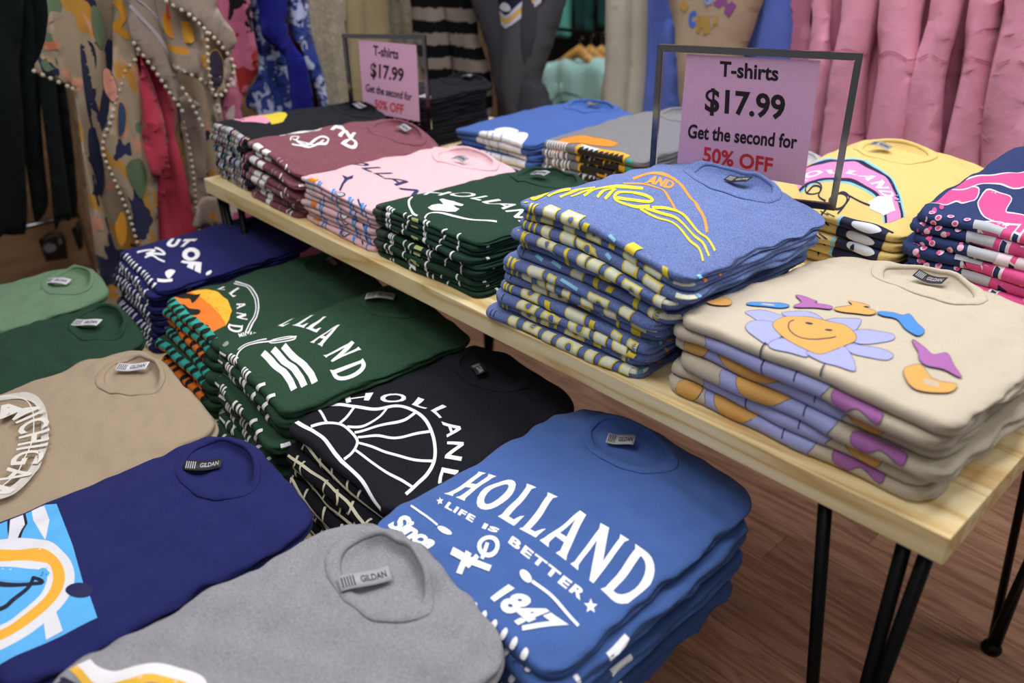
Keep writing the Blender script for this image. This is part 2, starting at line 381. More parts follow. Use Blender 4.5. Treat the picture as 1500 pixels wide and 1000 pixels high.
# ------------------------------------------------------------------ folded shirts
class Noise:
    def __init__(s, seed, fr=(4, 14), k=5):
        rr = random.Random(seed)
        s.t = []
        for _ in range(k):
            a = rr.uniform(0, 2*pi); f = rr.uniform(*fr)*2*pi
            s.t.append((f*cos(a), f*sin(a), rr.uniform(0, 2*pi)))
    def __call__(s, x, y):
        return sum(sin(a*x+b*y+c) for a, b, c in s.t)/len(s.t)*1.3
ORD = ['top', 'second', 'third', 'fourth', 'fifth', 'sixth', 'seventh', 'eighth', 'ninth', 'tenth', 'eleventh', 'twelfth', 'thirteenth', 'fourteenth', 'fifteenth']
class Stack:
    def __init__(s, key, desc, col, x0, x1, y0, d, zb, n, h, hb=None, tilt=0.0, crown=0.004, lean=(0, 0), rot=0.0, heather=0.1, seed=0,
                 jit=0.005, sh=0.05, lay=None, rc=0.022, wrk=0.0025, neck=(0.0, 0.050), tagkind='grey', shdrop=0.012, taglen=0.042, tagrot=0.0, lab=None, wild=1.0, side=()):
        s.__dict__.update(locals()); s.hb = h if hb is None else hb
        s.w = x1-x0; s.cx = (x0+x1)/2; s.rng = random.Random(seed*31+5)
        s.noise = [Noise(seed*100+k, (3, 9)) for k in range(n+1)]
        s.fine = Noise(seed*77+3, (14, 30), 6)
        s.off = []
        for i in range(n):
            f = (i+0.5)/n
            if i == n-1: f = 1.0
            s.off.append((lean[0]*f+s.rng.uniform(-jit, jit)*(i < n-1), lean[1]*f+s.rng.uniform(-jit, jit*1.1)*(i < n-1), s.rng.uniform(-0.035, 0.035)*(i < n-1)))
    def H(s, u, v):
        return s.h+(s.hb-s.h)*min(max(v/s.d, 0), 1.1)+s.tilt*u/(s.w/2)+s.crown*(1-(2*u/s.w)**2)
    def zk(s, k, u, v):           # u, v in stack frame
        z = s.H(u, v)*k/s.n
        if k > 0: z += 0.0019*s.noise[k](u, v)
        return z
    def w2(s, x, y):              # world -> stack frame (of the top shirt)
        dx, dy = x-s.cx-s.off[-1][0], y-s.y0-s.off[-1][1]
        c, q = cos(-s.rot), sin(-s.rot)
        return (c*dx-q*dy, q*dx+c*dy)
    def pxT(s, z=None, org=(0, 0), sc=1.0):   # photo pixel -> print coordinates on the top shirt
        r = s.h/s.n/2
        zz = s.zb+(s.h+s.hb)/2+s.crown*0.6 if z is None else z
        def f(p):
            P = onz(org[0]+p[0]/sc, org[1]+p[1]/sc, zz); u, v = s.w2(P[0], P[1]); return (u, v-r)
        return f
    def shirt(s, i, art=None, arts_lower=None):
        top = (i == s.n-1)
        ox, oy, orot = s.off[i]; rr = s.rng
        w_, d_ = s.w, s.d
        if not top: w_ *= 1+rr.uniform(-0.02, 0.02); d_ = s.d-0.03
        t0 = s.h/s.n; r = t0/2
        rc = s.rc; rb = s.sh if top else 0.03
        nz = Noise(s.seed*1000+i*7, (3, 10), 4); nf = Noise(s.seed*999+i, (8, 22), 5)
        ca, sa = cos(orot), sin(orot)
        def st(u, v): return (ca*u-sa*v+ox, sa*u+ca*v+oy)       # shirt frame -> stack frame shift
        def hw(v):
            h = w_/2-r
            q = v-r
            if q < rc: h -= rc*0.8*(1-sqrt(max(0, 1-((rc-q)/rc)**2)))
            qb = d_-r-v
            if qb < rb: h -= rb*(1-sqrt(max(0, 1-((rb-max(qb, 0))/rb)**2)))*(0.9 if top else 0.8)
            return h + 0.0035*s.wild*nz(0, v*1.5)
        def fo(u): return s.wild*(0.0036*nz(u, 0.3)+0.0014*nf(u, 0.1))
        nk = s.neck
        vc = d_-nk[1]
        wn1, wn2 = Noise(s.seed*55+1, (2.5, 5), 3), Noise(s.seed*55+2, (2.5, 5), 3)
        s.wn = (wn1, wn2)
        crs = []
        if top:
            rc_ = random.Random(s.seed*13+4)
            for _ in range(7):
                a0 = rc_.uniform(0, 2*pi); p0 = (rc_.uniform(-0.45, 0.45)*w_, rc_.uniform(0.3, 0.95)*d_); L0 = rc_.uniform(0.05, 0.14)
                crs.append((p0[0], p0[1], cos(a0), sin(a0), L0, rc_.choice([-1, 1])*rc_.uniform(0.0010, 0.0024), rc_.uniform(0.010, 0.017)))
        def crease(u, v):
            z = 0
            for (x, y, cx_, cy_, L0, am, sg) in crs:
                du, dv_ = u-x, v-y; t = du*cx_+dv_*cy_; q = -du*cy_+dv_*cx_+0.25*t*t/L0
                if abs(t) < L0 and abs(q) < 3*sg: z += am*(1-(t/L0)**2)*math.exp(-(q/sg)**2)
            return z
        def ell(u, v):
            u, v = u+0.009*wn1(u, v), v+0.007*wn2(u, v)
            return sqrt(((u-nk[0])/0.088)**2+((v-vc)/(0.068 if v < vc else 0.038))**2)
        def ztop(u, v):
            su, sv = st(u, v)
            z = s.zk(i+1, su, sv)-0.0004
            if top:
                # soft droop to the edges, shoulders sinking, wrinkles
                e = min(w_/2-abs(u), v, d_-v); z -= 0.0035*math.exp(-max(e, 0)/0.018)
                z += crease(u, v)+s.wrk*1.35*(0.5*s.noise[i+1](u*2.2, v*2.2)+0.35*s.fine(u, v)*min(1, max(0, (v-0.1)/0.2)))
                if v > d_-0.11: z -= s.shdrop*((v-d_+0.11)/0.11)**2*min(1, (abs(u-nk[0])/(w_/2))**1.5)
                q = ell(u, v)
                if q < 0.8: z -= 0.0060*min(1, (0.8-q)/0.12)
                if v > vc: z += 0.0085*min(1, (v-vc)/0.02)*math.exp(-((q-0.9)/0.22)**2)
                if 0.98 < q < 1.12: z += 0.0008*sin((q-0.98)/0.14*pi)
            return z
        def zbot(u, v):
            su, sv = st(u, v); return s.zk(i, su, sv)+0.0004
        na, nb = (64, 80) if top else (26, 30)
        if s.key.startswith('far'): na, nb = (40, 40) if top else (20, 10)
        vs_r = [r+(d_-2*r)*(0.5-0.5*cos(pi*j/nb))*0.5+(d_-2*r)*(j/nb)*0.5 for j in range(nb+1)]
        if not top:
            vs_r = [r, r+rc*0.15, r+rc*0.4, r+rc*0.75, r+rc*1.1]+[r+rc*1.1+(d_-2*r-rc*1.1)*j/(nb-4) for j in range(1, nb-3)]
        else:
            vs_r = sorted(set([r, r+rc*0.08, r+rc*0.25, r+rc*0.5, r+rc*0.8]+[v for v in vs_r if v > r+rc]))
        nb = len(vs_r)-1
        V = []; F = []
        def vidx(k, j): return j*(na+1)+k
        base = {}
        for j, v in enumerate(vs_r):
            h = hw(v)
            for k in range(na+1):
                a = -1+2*k/na; u = a*h
                vv = v+fo(u)*max(0, 1-(v-r)/0.05)
                V.append((u, vv, ztop(u, vv)))
        for j in range(nb):
            for k in range(na): F.append((vidx(k, j), vidx(k+1, j), vidx(k+1, j+1), vidx(k, j+1)))
        nt_ = len(V)
        botmap = {}
        step = 1
        for idx in range(nt_): u, v, z = V[idx]; V.append((u, v, min(zbot(u, v), z-0.002)))
        for j in range(nb):
            for k in range(na): F.append((nt_+vidx(k, j), nt_+vidx(k, j+1), nt_+vidx(k+1, j+1), nt_+vidx(k+1, j)))
        loop = [vidx(k, 0) for k in range(na+1)]+[vidx(na, j) for j in range(1, nb+1)]+[vidx(k, nb) for k in range(na-1, -1, -1)]+[vidx(0, j) for j in range(nb-1, 0, -1)]
        m = len(loop); K = 9
        P2 = np.array([(V[q][0], V[q][1]) for q in loop])
        nrm = []
        for q in range(m):
            tn = P2[(q+1) % m]-P2[(q-1) % m]; tn = tn/(np.linalg.norm(tn)+1e-9); nrm.append((tn[1], -tn[0]))
        ringidx = []
        for kk in range(1, K):
            ss = kk/K; row = []
            for q in range(m):
                p = V[loop[q]]; b_ = V[nt_+loop[q]]; zt, zb_ = p[2], b_[2]; hh = (zt-zb_)/2
                nx, ny = nrm[q]; wf = max(0, -ny)**1.5
                of = hh*sin(pi*ss); zf = (zt+zb_)/2+hh*cos(pi*ss)
                lob = abs(sin(2*pi*ss))**0.6
                os_ = r*0.6*lob*(1+0.5*nf(p[0]+p[1]*1.3, ss*0.4+7))+0.0035*s.wild*nz(p[1]*1.5+(3 if ss > 0.5 else 0), 3+(2 if ss > 0.5 else 0))*min(1, sin(pi*ss)*2); zs = zt-(zt-zb_)*ss
                o_ = wf*of+(1-wf)*max(os_, 0); z_ = wf*zf+(1-wf)*zs
                row.append(len(V)); V.append((p[0]+nx*o_, p[1]+ny*o_, z_))
            ringidx.append(row)
        rows = [loop]+ringidx+[[nt_+q for q in loop]]
        for a_, b_ in zip(rows, rows[1:]):
            for q in range(m): F.append((a_[q], b_[q], b_[(q+1) % m], a_[(q+1) % m]))
        lab_n = s.n-1-i
        colr = s.col if s.lay is None else s.lay(i, s)
        # move to stack frame with z relative to the layer's bottom
        z0 = s.zk(i, 0, d_/2)
        me = mesh('folded_tshirt', [(p[0], p[1], p[2]-z0) for p in V], F)
        o = link('folded_tshirt', me, fabric(colr, s.heather))
        c, q = cos(s.rot), sin(s.rot)
        o.location = (s.cx+c*ox-q*oy, s.y0+q*ox+c*oy, s.zb+z0); o.rotation_euler = (0, 0, s.rot+orot)
        if top: lb = s.desc[0]
        else: lb = s.desc[1].replace('#', ('bottom' if i == 0 else ORD[lab_n]+' from top'))
        tag(o, lb, 't-shirt', s.desc[2])
        # prints
        A = art if top else (arts_lower(i, s, r) if callable(arts_lower) else arts_lower)
        gen = (not top) and callable(arts_lower)
        if A is not None:
            hw0 = w_/2-r-rc*0.8-0.001
            if top: vmin, vmax, du = -r*2.4, d_-0.02, 0.0065
            else: vmin, vmax, du = -r*2.7, 0.004, 0.014
            vcuts = [-r*pi*k/12 for k in range(0, 12)]+([0.0065*k for k in range(1, 62)] if top else [])
            vmin_ = vmin
            dv = 0 if top else rr.uniform(-0.007, 0.007)
            duo = 0 if top else rr.uniform(-0.006, 0.006)
            groups = {}
            for li, ly in enumerate(A.layers):
                if top or gen: L2 = ly
                else:
                    if rr.random() < 0.12: continue
                    eu, ev = rr.uniform(-0.004, 0.004), rr.uniform(-0.004, 0.004)
                    L2 = (ly[0], [(p[0]+duo+eu, p[1]+dv+ev) for p in ly[1]], ly[2], ly[3])
                res = slice_art(L2, -(w_/2-r-0.002), w_/2-r-0.002, vmin_, vmax, du, vcuts)
                if not res: continue
                vs2, fs2 = res
                keep = []
                for f in fs2:
                    cu = sum(vs2[x][0] for x in f)/len(f); cv = sum(vs2[x][1] for x in f)/len(f)
                    if abs(cu) < (hw(cv+r) if cv > 0 else hw(r))-0.0006: keep.append(f)
                if not keep: continue
                eps = 0.00045+(0.00012 if len(A.layers) <= 8 else 0.00006)*li
                g = groups.setdefault(ly[0], ([], [])); b0 = len(g[0])
                for (u, v) in vs2:
                    if v >= 0:
                        vv = v+r; vv2 = vv+fo(u)*max(0, 1-(vv-r)/0.05)
                        g[0].append((u, vv2, ztop(u, vv2)+eps-z0))
                    else:
                        vb = r+fo(u); zt, zb_ = ztop(u, vb), zbot(u, vb); hh = (zt-zb_)/2; ph = min(pi, -v/r)
                        g[0].append((u, vb-(hh+eps)*sin(ph), (zt+zb_)/2+(hh+eps)*cos(ph)-z0))
                g[1].extend([tuple(b0+x for x in f) for f in keep])
            for mk, (vv_, ff_) in groups.items():
                po = link('print', mesh('print', vv_, ff_, True), ink(mk), o)
        if s.side and (not top or s.key == 'blue'):
            q0 = na+1; sg = {}
            for (va, vb, colx) in s.side:
                if rr.random() < 0.35: continue
                jit_ = rr.uniform(-0.012, 0.012); va_, vb_ = va+jit_, vb+jit_
                g = sg.setdefault(colx, ([], []))
                for q in range(na, na+nb-1):
                    a0, a1 = V[loop[q]][1], V[loop[q+1]][1]
                    lo_, hi_ = max(a0, va_), min(a1, vb_)
                    if hi_-lo_ < 1e-4: continue
                    t0_, t1_ = (lo_-a0)/(a1-a0), (hi_-a0)/(a1-a0)
                    for ra, rb_ in zip(rows[0:4], rows[1:5]):
                        b0 = len(g[0])
                        for (rw, t_) in ((ra, t0_), (ra, t1_), (rb_, t1_), (rb_, t0_)):
                            p0, p1 = V[rw[q]], V[rw[q+1]]; nx, ny = nrm[q]
                            g[0].append((p0[0]+(p1[0]-p0[0])*t_+nx*0.0006, p0[1]+(p1[1]-p0[1])*t_+ny*0.0006, p0[2]+(p1[2]-p0[2])*t_+0.0004-z0))
                        g[1].append((b0+3, b0+2, b0+1, b0))
            for ck, (vv_, ff_) in sg.items():
                if ff_: link('side_print', mesh('side_print', vv_, ff_, False), ink(ck), o)
        if top:
            s.collar(o, z0, ztop, ell, vc, d_, fabric(colr, s.heather), colr)
        return o
    def collar(s, o, z0, ztop, ell, vc, d_, mat, colr):
        rx, ry = 0.088, 0.068; n = 72; u0 = s.neck[0]
        prof = [(1.00, 0.0002), (0.99, 0.0016), (0.93, 0.0022), (0.86, 0.0022), (0.80, 0.0016), (0.775, -0.0010), (0.80, -0.0035), (0.90, -0.0035), (0.98, -0.002)]
        V, F = [], []
        for k in range(n):
            a = 2*pi*k/n; back = max(0, sin(a))**1.5
            rib = 0.0002*sin(k*2.1)
            for (e, dz) in prof:
                u = u0+rx*e*cos(a); v = vc+(ry if sin(a) < 0 else 0.038)*e*sin(a)
                u, v = u-0.009*s.wn[0](u, v), v-0.007*s.wn[1](u, v)
                vclamp = min(v, d_-0.004)
                zz = ztop(u, vclamp)
                q = ell(u, vclamp)
                if q < 0.8: zz += 0.0060*min(1, (0.8-q)/0.12)
                lift = 0.0005+0.0006*sin(3*a+s.seed)+back*0.002*(1 if e < 0.9 else 0)
                V.append((u, v, zz+dz+lift-z0+rib))
        K = len(prof)
        for k in range(n):
            for j in range(K):
                F.append((k*K+j, ((k+1) % n)*K+j, ((k+1) % n)*K+(j+1) % K, k*K+(j+1) % K))
        F = [f[::-1] for f in F]
        link('collar', mesh('collar', V, F), mat, o)
        # neck label
        L_, Wd = s.taglen, 0.020
        tv, tf = [], []
        nu = 10; tr = s.tagrot
        cu, cv = (u0, vc+0.010) if s.lab is None else (s.lab[0], d_-s.lab[1])
        def tp(a, b, lift=0.0):
            x = a*L_; y = b*Wd
            X = cu+x*cos(tr)-y*sin(tr); Y = cv+x*sin(tr)+y*cos(tr)
            return (X, Y, ztop(cu, cv)-z0+0.0125+0.003*sin(a*4+s.seed)+0.004*b+lift)
        for k in range(nu+1):
            for b in (-0.5, 0.5): tv.append(tp(-0.5+k/nu, b))
        for k in range(nu+1):
            for b in (-0.5, 0.5): tv.append(tp(-0.5+k/nu, b, -0.0005))
        h = 2*(nu+1)
        for k in range(nu):
            a0 = 2*k; tf.append((a0, a0+2, a0+3, a0+1)); tf.append((h+a0, h+a0+1, h+a0+3, h+a0+2))
            tf.append((a0, h+a0, h+a0+2, a0+2)); tf.append((a0+1, a0+3, h+a0+3, h+a0+1))
        tf.append((0, 1, h+1, h)); tf.append((2*nu, h+2*nu, h+2*nu+1, 2*nu+1))
        tc_, ic = {'grey': ('9FA0A6', '26262A'), 'white': ('C9CAD0', '2A2A30'), 'black': ('1C1C20', 'AFAFB4')}[s.tagkind]
        lb = link('neck_label', mesh('neck_label', tv, tf), plain(tc_, 0.6, name='label'), o)
        a, fs, mn, mx = text_mesh('GILDAN', 0.02)
        vv = [tp(-0.08+0.5*(p[0]-mn[0])/(mx[0]-mn[0]), -0.22+0.45*(p[1]-mn[1])/(mx[1]-mn[1]), 0.0004) for p in a]
        link('label_text', mesh('label_text', vv, fs), ink(ic), lb)
        bars = []; bf = []
        for k in range(5):
            x0 = -0.44+k*0.055
            for (p, q) in ((x0, -0.35), (x0+0.025, -0.35), (x0+0.025, 0.35), (x0, 0.35)): bars.append(tp(p, q, 0.0004))
            bf.append((4*k, 4*k+1, 4*k+2, 4*k+3))
        link('label_bars', mesh('label_bars', bars, bf), ink(ic), lb)
    def build(s, art=None, lower='same'):
        low = art if lower == 'same' else lower
        for i in range(s.n): s.shirt(i, art if i == s.n-1 else None, low)

# ------------------------------------------------------------------ shirts on the taller table, front row
W = 'EDEDF0'
def crop(S, x0, y0, sc, z=None): return S.pxT(z, (x0, y0), sc)

# cream daisy shirts
S = Stack('cream', ('cream T-shirt with smiling daisy print, top of the pile at the table corner',
                    'cream T-shirt, # in the daisy-print pile at the table corner', 'cream daisy T-shirts at the table corner'),
          'C0B5A2', -0.40, -0.035, 0.020, 0.43, 0.0, 6, 0.118, 0.090, tilt=0.0, neck=(-0.02, 0.05), crown=0.006, lean=(0.012, 0.0), rot=-0.02, heather=0.05, seed=11, jit=0.009, tagkind='black', wrk=0.004)
A = Art(crop(S, 960, 340, 2.381)); NV = '232A55'; LAV = 'A3A8DC'; TAN = 'D9A55A'; PUR = 'A868A8'; BLU = '4A8CE0'
def outl(fill, pts, ow=3.2, n=5, line=NV): A.lev = 0; A.blob(fill, pts, line, ow, n)
for p in ([(312,300),(380,293),(445,318),(430,345),(370,340),(330,318)], [(440,295),(490,288),(545,300),(585,328),(520,335),(460,320)],
          [(575,335),(620,318),(700,316),(714,328),(690,365),(640,375),(600,360)], [(680,370),(740,355),(815,362),(832,382),(800,402),(720,408),(680,395)],
          [(655,415),(700,412),(780,428),(824,450),(800,470),(740,467),(680,450)], [(310,360),(350,335),(410,345),(440,385),(400,420),(350,400)],
          [(400,415),(450,405),(520,435),(520,470),(450,450),(400,430)], [(520,455),(600,440),(660,430),(690,520),(610,500),(560,480)]):
    outl(LAV, p)
outl(TAN, [(408,345),(450,322),(530,317),(600,330),(660,350),(697,388),(660,420),(600,445),(560,457),(510,443),(450,405),(412,372)])
A.curve(NV, [(480,337),(462,348),(462,372),(495,397),(545,408),(600,403),(625,394)], 4)
A.ell(NV, 532, 344, 14, 5); A.ell(NV, 600, 367, 14, 5)
outl(BLU, [(315,268),(350,259),(430,260),(465,269),(430,277),(350,277)]); A.ell('C0B5A2', 390, 268, 25, 4)
outl(PUR, [(488,233),(522,235),(562,250),(555,262),(612,276),(600,288),(540,281),(480,272),(508,258)], n=4)
outl(TAN, [(672,251),(730,253),(748,264),(722,276),(766,294),(742,304),(690,298),(628,290),(628,280),(682,272)], n=4)
outl(BLU, [(772,296),(820,288),(862,296),(886,290),(912,325),(936,352),(912,376),(868,350),(840,312),(792,306)], n=4)
outl(PUR, [(893,390),(935,418),(962,447),(1012,440),(1036,478),(1064,522),(1004,500),(940,492),(914,470),(912,440)], n=4)
outl(TAN, [(868,500),(918,490),(962,530),(1046,546),(1020,575),(952,583),(890,570),(860,532)], n=4)
A.poly('C0B5A2', [(930,532),(982,540),(984,556),(932,552)])
outl(TAN, [(170,262),(215,245),(260,255),(255,275),(200,280)], 2)
# the print carries on round the fold
T = A.T; A.T = lambda p: p
def cream_fold(i, s, r):
    rg = random.Random(300+i); B = Art(); sh = rg.uniform(-.012, .012); lo = -r*2.9
    a, b = -0.105+sh, 0.045+rg.uniform(-.03, .02)
    B.blob(LAV, [(a, .006), (a-.004, lo*.5), (a+.006, lo), (b-.01, lo), (b+.008, lo*.6), (b, .006)], NV, .0016, 3)
    c = -0.05+rg.uniform(-.02, .02); wd = rg.uniform(.02, .045)
    if i % 3 != 1: B.blob(TAN, [(c-wd, .006), (c-wd*.6, lo*.6), (c+wd*.2, lo*.85), (c+wd, lo*.4), (c+wd*1.1, .006)], NV, .0016, 3)
    else: B.ribbon(NV, [(c, .004), (c+.006, lo)], .002)
    B.ribbon(NV, [(b-.03, .003), (b-.026, lo*.5)], .0018)
    if i % 2: B.blob(TAN, [(.085+sh, -.004), (.10+sh, lo*.6), (.125+sh, lo*.7), (.13+sh, -.003), (.105+sh, .004)], NV, .0016, 3)
    else: B.blob(PUR, [(.07+sh, .003), (.068+sh, lo*.5), (.085+sh, lo*.7), (.10+sh, lo*.3), (.125+sh, lo*.55), (.12+sh, .002)], NV, .0016, 3)
    if i % 3 == 0: B.blob(TAN, [(-.15, .004), (-.152, lo*.6), (-.13, lo*.8), (-.118, lo*.3), (-.125, .004)], NV, .0016, 3)
    return B
tf = cream_fold(1, S, S.h/S.n/2)
A.layers += [l for l in tf.layers if max(p[0] for p in l[1]) < .06]
A.T = T
S.build(A, cream_fold)

# blue heather, yellow print
S = Stack('blue', ('heather blue T-shirt with yellow script and orange arch print, top of the tall pile',
                   'heather blue T-shirt with yellow print, # in the tall pile', 'heather blue T-shirts with yellow lettering'),
          '6478B0', -0.738, -0.420, 0.008, 0.40, 0.0, 13, 0.190, 0.174, tilt=-0.008, crown=0.016, lean=(0.050, 0.012), rot=0.015, heather=0.26, seed=12, jit=0.010, side=((.0, .018, 'E6E8CE'), (.024, .03, '8FD0F0'), (.05, .056, 'F09A3E'), (.066, .072, 'F09A3E')), tagkind='black', wrk=0.004)
A = Art(crop(S, 720, 220, 2.858, 0.19)); YE = 'E8D23C'; CR = 'E6E8CE'; ORG = 'F09A3E'
A.curve(ORG, [(590,138),(650,119),(700,116),(745,124),(795,155),(850,215),(890,270),(905,310)], 12)
A.curve(ORG, [(550,166),(620,162),(670,172),(710,190),(745,220),(775,258)], 10)
A.text(ORG, 'AND', [(668,126),(770,146),(752,176),(636,156)], 0.05)
A.curve(YE, [(285,236),(325,208),(375,188),(432,182)], 14); A.curve(YE, [(385,226),(430,198),(500,184),(560,180),(632,184)], 13)
A.curve(YE, [(330,232),(375,208),(420,196)], 9); A.curve(YE, [(440,232),(470,208),(515,196),(500,214),(472,238)], 11)
A.curve(YE, [(520,232),(580,236),(650,238),(672,228),(640,214),(580,206),(530,214),(512,232),(540,250),(600,258),(660,252)], 11)
for q in (0, 18, 36): A.curve(YE, [(620+q*1.4,262-q*.2),(690+q*1.2,285-q*.9),(760+q,300-q),(830+q,350-q),(870+q,370-q),(890+q*1.4,410-q*1.1)], 9)
A.curve(YE, [(180,200),(230,190),(225,215),(180,235),(160,215)], 14); A.curve(YE, [(235,230),(280,200),(330,190)], 14)
T = A.T; A.T = lambda p: p
def outtext(A, st, q, f, o, b1=0.05, b2=0.13):
    A.text(o, st, [(q[0][0]-.004, q[0][1]+.004), (q[1][0]+.004, q[1][1]+.004), (q[2][0]+.004, q[2][1]-.004), (q[3][0]-.004, q[3][1]-.004)], b2)
    A.text(f, st, q, b1)
def blue_fold(i, s, r, top=False):
    rg = random.Random(900+i); A = Art(); u = -s.w/2+0.022; lo = -r*3
    if rg.random() < 0.7 or top:
        for k in range(3): A.curve(YE, [(u+0.011*k, 0.006), (u+0.011*k+rg.uniform(-.005, .008), -0.008), (u+0.011*k, lo)], 0.0042)
    else:
        for k in range(2): A.ribbon('1B2034', [(u+0.008*k, 0.002), (u+0.008*k+0.003, -0.010)], 0.0015)
    u += rg.uniform(0.035, 0.055)
    while u < s.w/2-0.03:
        wd = rg.choice([0.012, 0.018, 0.026, 0.034])*rg.uniform(0.85, 1.15); k = rg.random(); sl = rg.uniform(-0.008, 0.010)
        t0 = rg.choice([0.008, 0.008, -0.004, 0.012]); b0 = rg.choice([lo, lo, lo*0.55])
        if k < 0.72:
            q = [(u, t0), (u+wd, t0-rg.uniform(0, .004)), (u+wd+sl, b0), (u+sl, b0)]
            A.poly(YE, [(q[0][0]-.0025, q[0][1]+.0025), (q[1][0]+.0025, q[1][1]+.0025), (q[2][0]+.0025, q[2][1]-.0025), (q[3][0]-.0025, q[3][1]-.0025)])
            A.poly(CR, q)
            if wd > 0.022 and rg.random() < 0.6:
                A.ell(YE, u+wd*.55+sl*.5, (t0+b0)*0.5-.002, wd*.26, .008, 12); A.ell(s.col, u+wd*.55+sl*.5, (t0+b0)*.5-.002, wd*.16, .0055, 12)
        elif k < 0.9: A.poly(YE, [(u, t0), (u+wd*.5, t0), (u+wd*.5+sl, b0), (u+sl, b0)])
        else: A.ribbon('8FD0F0', [(u, -0.004), (u+wd, -0.008)], 0.005)
        u += wd+rg.uniform(0.010, 0.026)
    return A
top_fold = blue_fold(99, S, S.h/S.n/2, True); A.layers += top_fold.layers
A.T = T
S.build(A, blue_fold)

# dark green, white print
S = Stack('green', ('dark green T-shirt with white arched lettering and mitten shape, top of front-row pile',
                    'dark green T-shirt with white fold lines, # in the green pile', 'dark green T-shirts between pink and blue piles'),
          '1D3A2C', -1.10, -0.785, 0.022, 0.42, 0.0, 10, 0.102, 0.085, tilt=0.002, crown=0.006, lean=(0.0, 0.005), rot=0.0, heather=0.10, seed=13, side=((.03, .036, 'EDEDF0'),), neck=(-0.05, 0.05), lab=(-0.07, 0.055), jit=0.006, tagkind='grey', wrk=0.0035)
A = Art(crop(S, 520, 200, 3.333, 0.108))
A.path_text(W, 'HOLLAND', [(330,262),(400,262),(480,268),(560,282),(640,305),(720,340),(800,388),(850,420)], 0.034, 0.012, 0.25)
A.poly(W, [(355,335),(375,322),(405,315),(432,318),(420,300),(410,288),(425,283),(450,290),(480,296),(495,305),(530,318),(520,326),(480,318),(492,335),(510,350),(492,366),(450,368),(420,362),(390,352),(370,345)])
A.curve(W, [(692,400),(620,397),(560,392),(480,382),(400,372),(365,375),(345,395)], 7)
A.curve(W, [(278,272),(262,300),(266,335),(285,362),(310,380)], 10)
T = A.T; A.T = lambda p: p
for u, a in ((-.105, .004), (-.098, .004), (-.09, .004), (-.05, .006), (-.03, -.006), (.012, .006), (.02, .006), (.07, -.008), (.105, .006)):
    A.ribbon(W, [(u, 0.004), (u+a, -0.02), (u, -0.04)], 0.0042)
A.poly('C8D090', [(-.02, -.004), (.0, -.004), (.0, -.011), (-.02, -.011)])
A.poly('3C463E', [(-.14, .003), (-.115, .003), (-.115, -.03), (-.14, -.03)])
A.T = T
S.build(A)

# pink
S = Stack('pink', ('pale pink T-shirt with navy lettering and whale tail, top of the pink pile',
                   'pale pink T-shirt with blue ship print, # in the pink pile', 'pale pink T-shirts in the front row'),
          'DDB6BE', -1.372, -1.085, 0.022, 0.41, 0.0, 8, 0.092, 0.085, tilt=-0.008, crown=0.006, lean=(0.0, 0.0), rot=0.0, heather=0.04, seed=14, neck=(0.0, 0.055), lab=(0.006, 0.085), jit=0.006, wrk=0.003)
A = Art(crop(S, 280, 140, 3.333, 0.092)); NVY = '2A2C5C'; SK = '3F95DE'
A.path_text(NVY, 'OLLAN', [(690,352),(780,352),(850,372),(930,408),(1010,450),(1090,500)], 0.034, 0.012, 0.3)
A.poly(NVY, [(738,404),(765,412),(794,402),(790,416),(765,424),(750,440),(738,470),(728,466),(738,438),(750,420)])
T = A.T; A.T = lambda p: p
for u in (-.07, -.01, .05, .09):
    A.curve(SK, [(u, .008), (u+.012, -.004), (u+.008, -.02), (u+.016, -.04)], 0.006)
    A.curve('2F6FC0', [(u+.014, .006), (u+.022, -.012), (u+.016, -.04)], 0.003)
A.poly('B9BCC4', [(-.105, .002), (-.078, .002), (-.078, -.012), (-.105, -.012)])
A.poly('E07A2A', [(-.10, .006), (-.075, .006), (-.075, -.006), (-.10, -.006)]); A.poly('F2C238', [(-.095, .012), (-.08, .012), (-.08, .004), (-.095, .004)])
A.ell(NVY, .025, .002, .012, .007, ring=.002); A.ell('D8DAE0', .025, .002, .01, .006)
for k in range(4): A.ribbon(NVY, [(.017+.005*k, .008), (.019+.005*k, -.004)], .0012)
A.curve(NVY, [(.07, .012), (.085, .004), (.10, -.004)], .003)
A.T = T
S.build(A)

# maroon
S = Stack('maroon', ('heather maroon T-shirt with white lettering, top of the maroon pile', 'heather maroon T-shirt with white bars, # in the maroon pile', 'heather maroon T-shirts in the front row'),
          '7A4350', -1.608, -1.36, 0.015, 0.40, 0.0, 9, 0.122, 0.11, tilt=-0.016, crown=0.006, lean=(0.012, 0.0), rot=0.0, heather=0.22, seed=15, side=((.07, .09, 'EDEDF0'), (.11, .12, 'EDEDF0'), (.02, .03, 'EDEDF0')), jit=0.009, wrk=0.004)
A = Art(crop(S, 280, 140, 3.333, 0.118))
A.poly(W, [(352,182),(370,172),(440,168),(500,178),(560,192),(640,165),(660,168),(620,195),(560,208),(470,214),(440,232),(420,212),(380,200)])
A.text(W, 'A', [(690,160),(765,165),(760,185),(680,190)], .04); A.text(W, 'N', [(752,182),(808,188),(785,215),(718,205)], .04); A.text(W, 'D', [(780,212),(820,225),(800,252),(730,238)], .04)
A.curve(W, [(488,245),(500,228),(530,228),(520,245),(560,258),(600,240),(640,222),(672,224),(660,240),(620,244),(580,262),(530,262),(495,258)], 6)
A.curve(W, [(500,240),(540,248),(600,250),(650,232)], 4)
T = A.T; A.T = lambda p: p
for u, wd in ((-.075, .03), (-.035, .022)): A.poly(W, [(u, .006), (u+wd, .006), (u+wd, -.04), (u, -.04)])
for u in (-.105, -.10, -.094, -.088, .03, .042): A.ribbon('C8A8AE', [(u, .004), (u+.002, -.04)], .0022)
A.curve(W, [(.06, .004), (.07, -.006), (.065, -.015), (.08, -.02), (.085, -.008), (.07, -.03)], .0035)
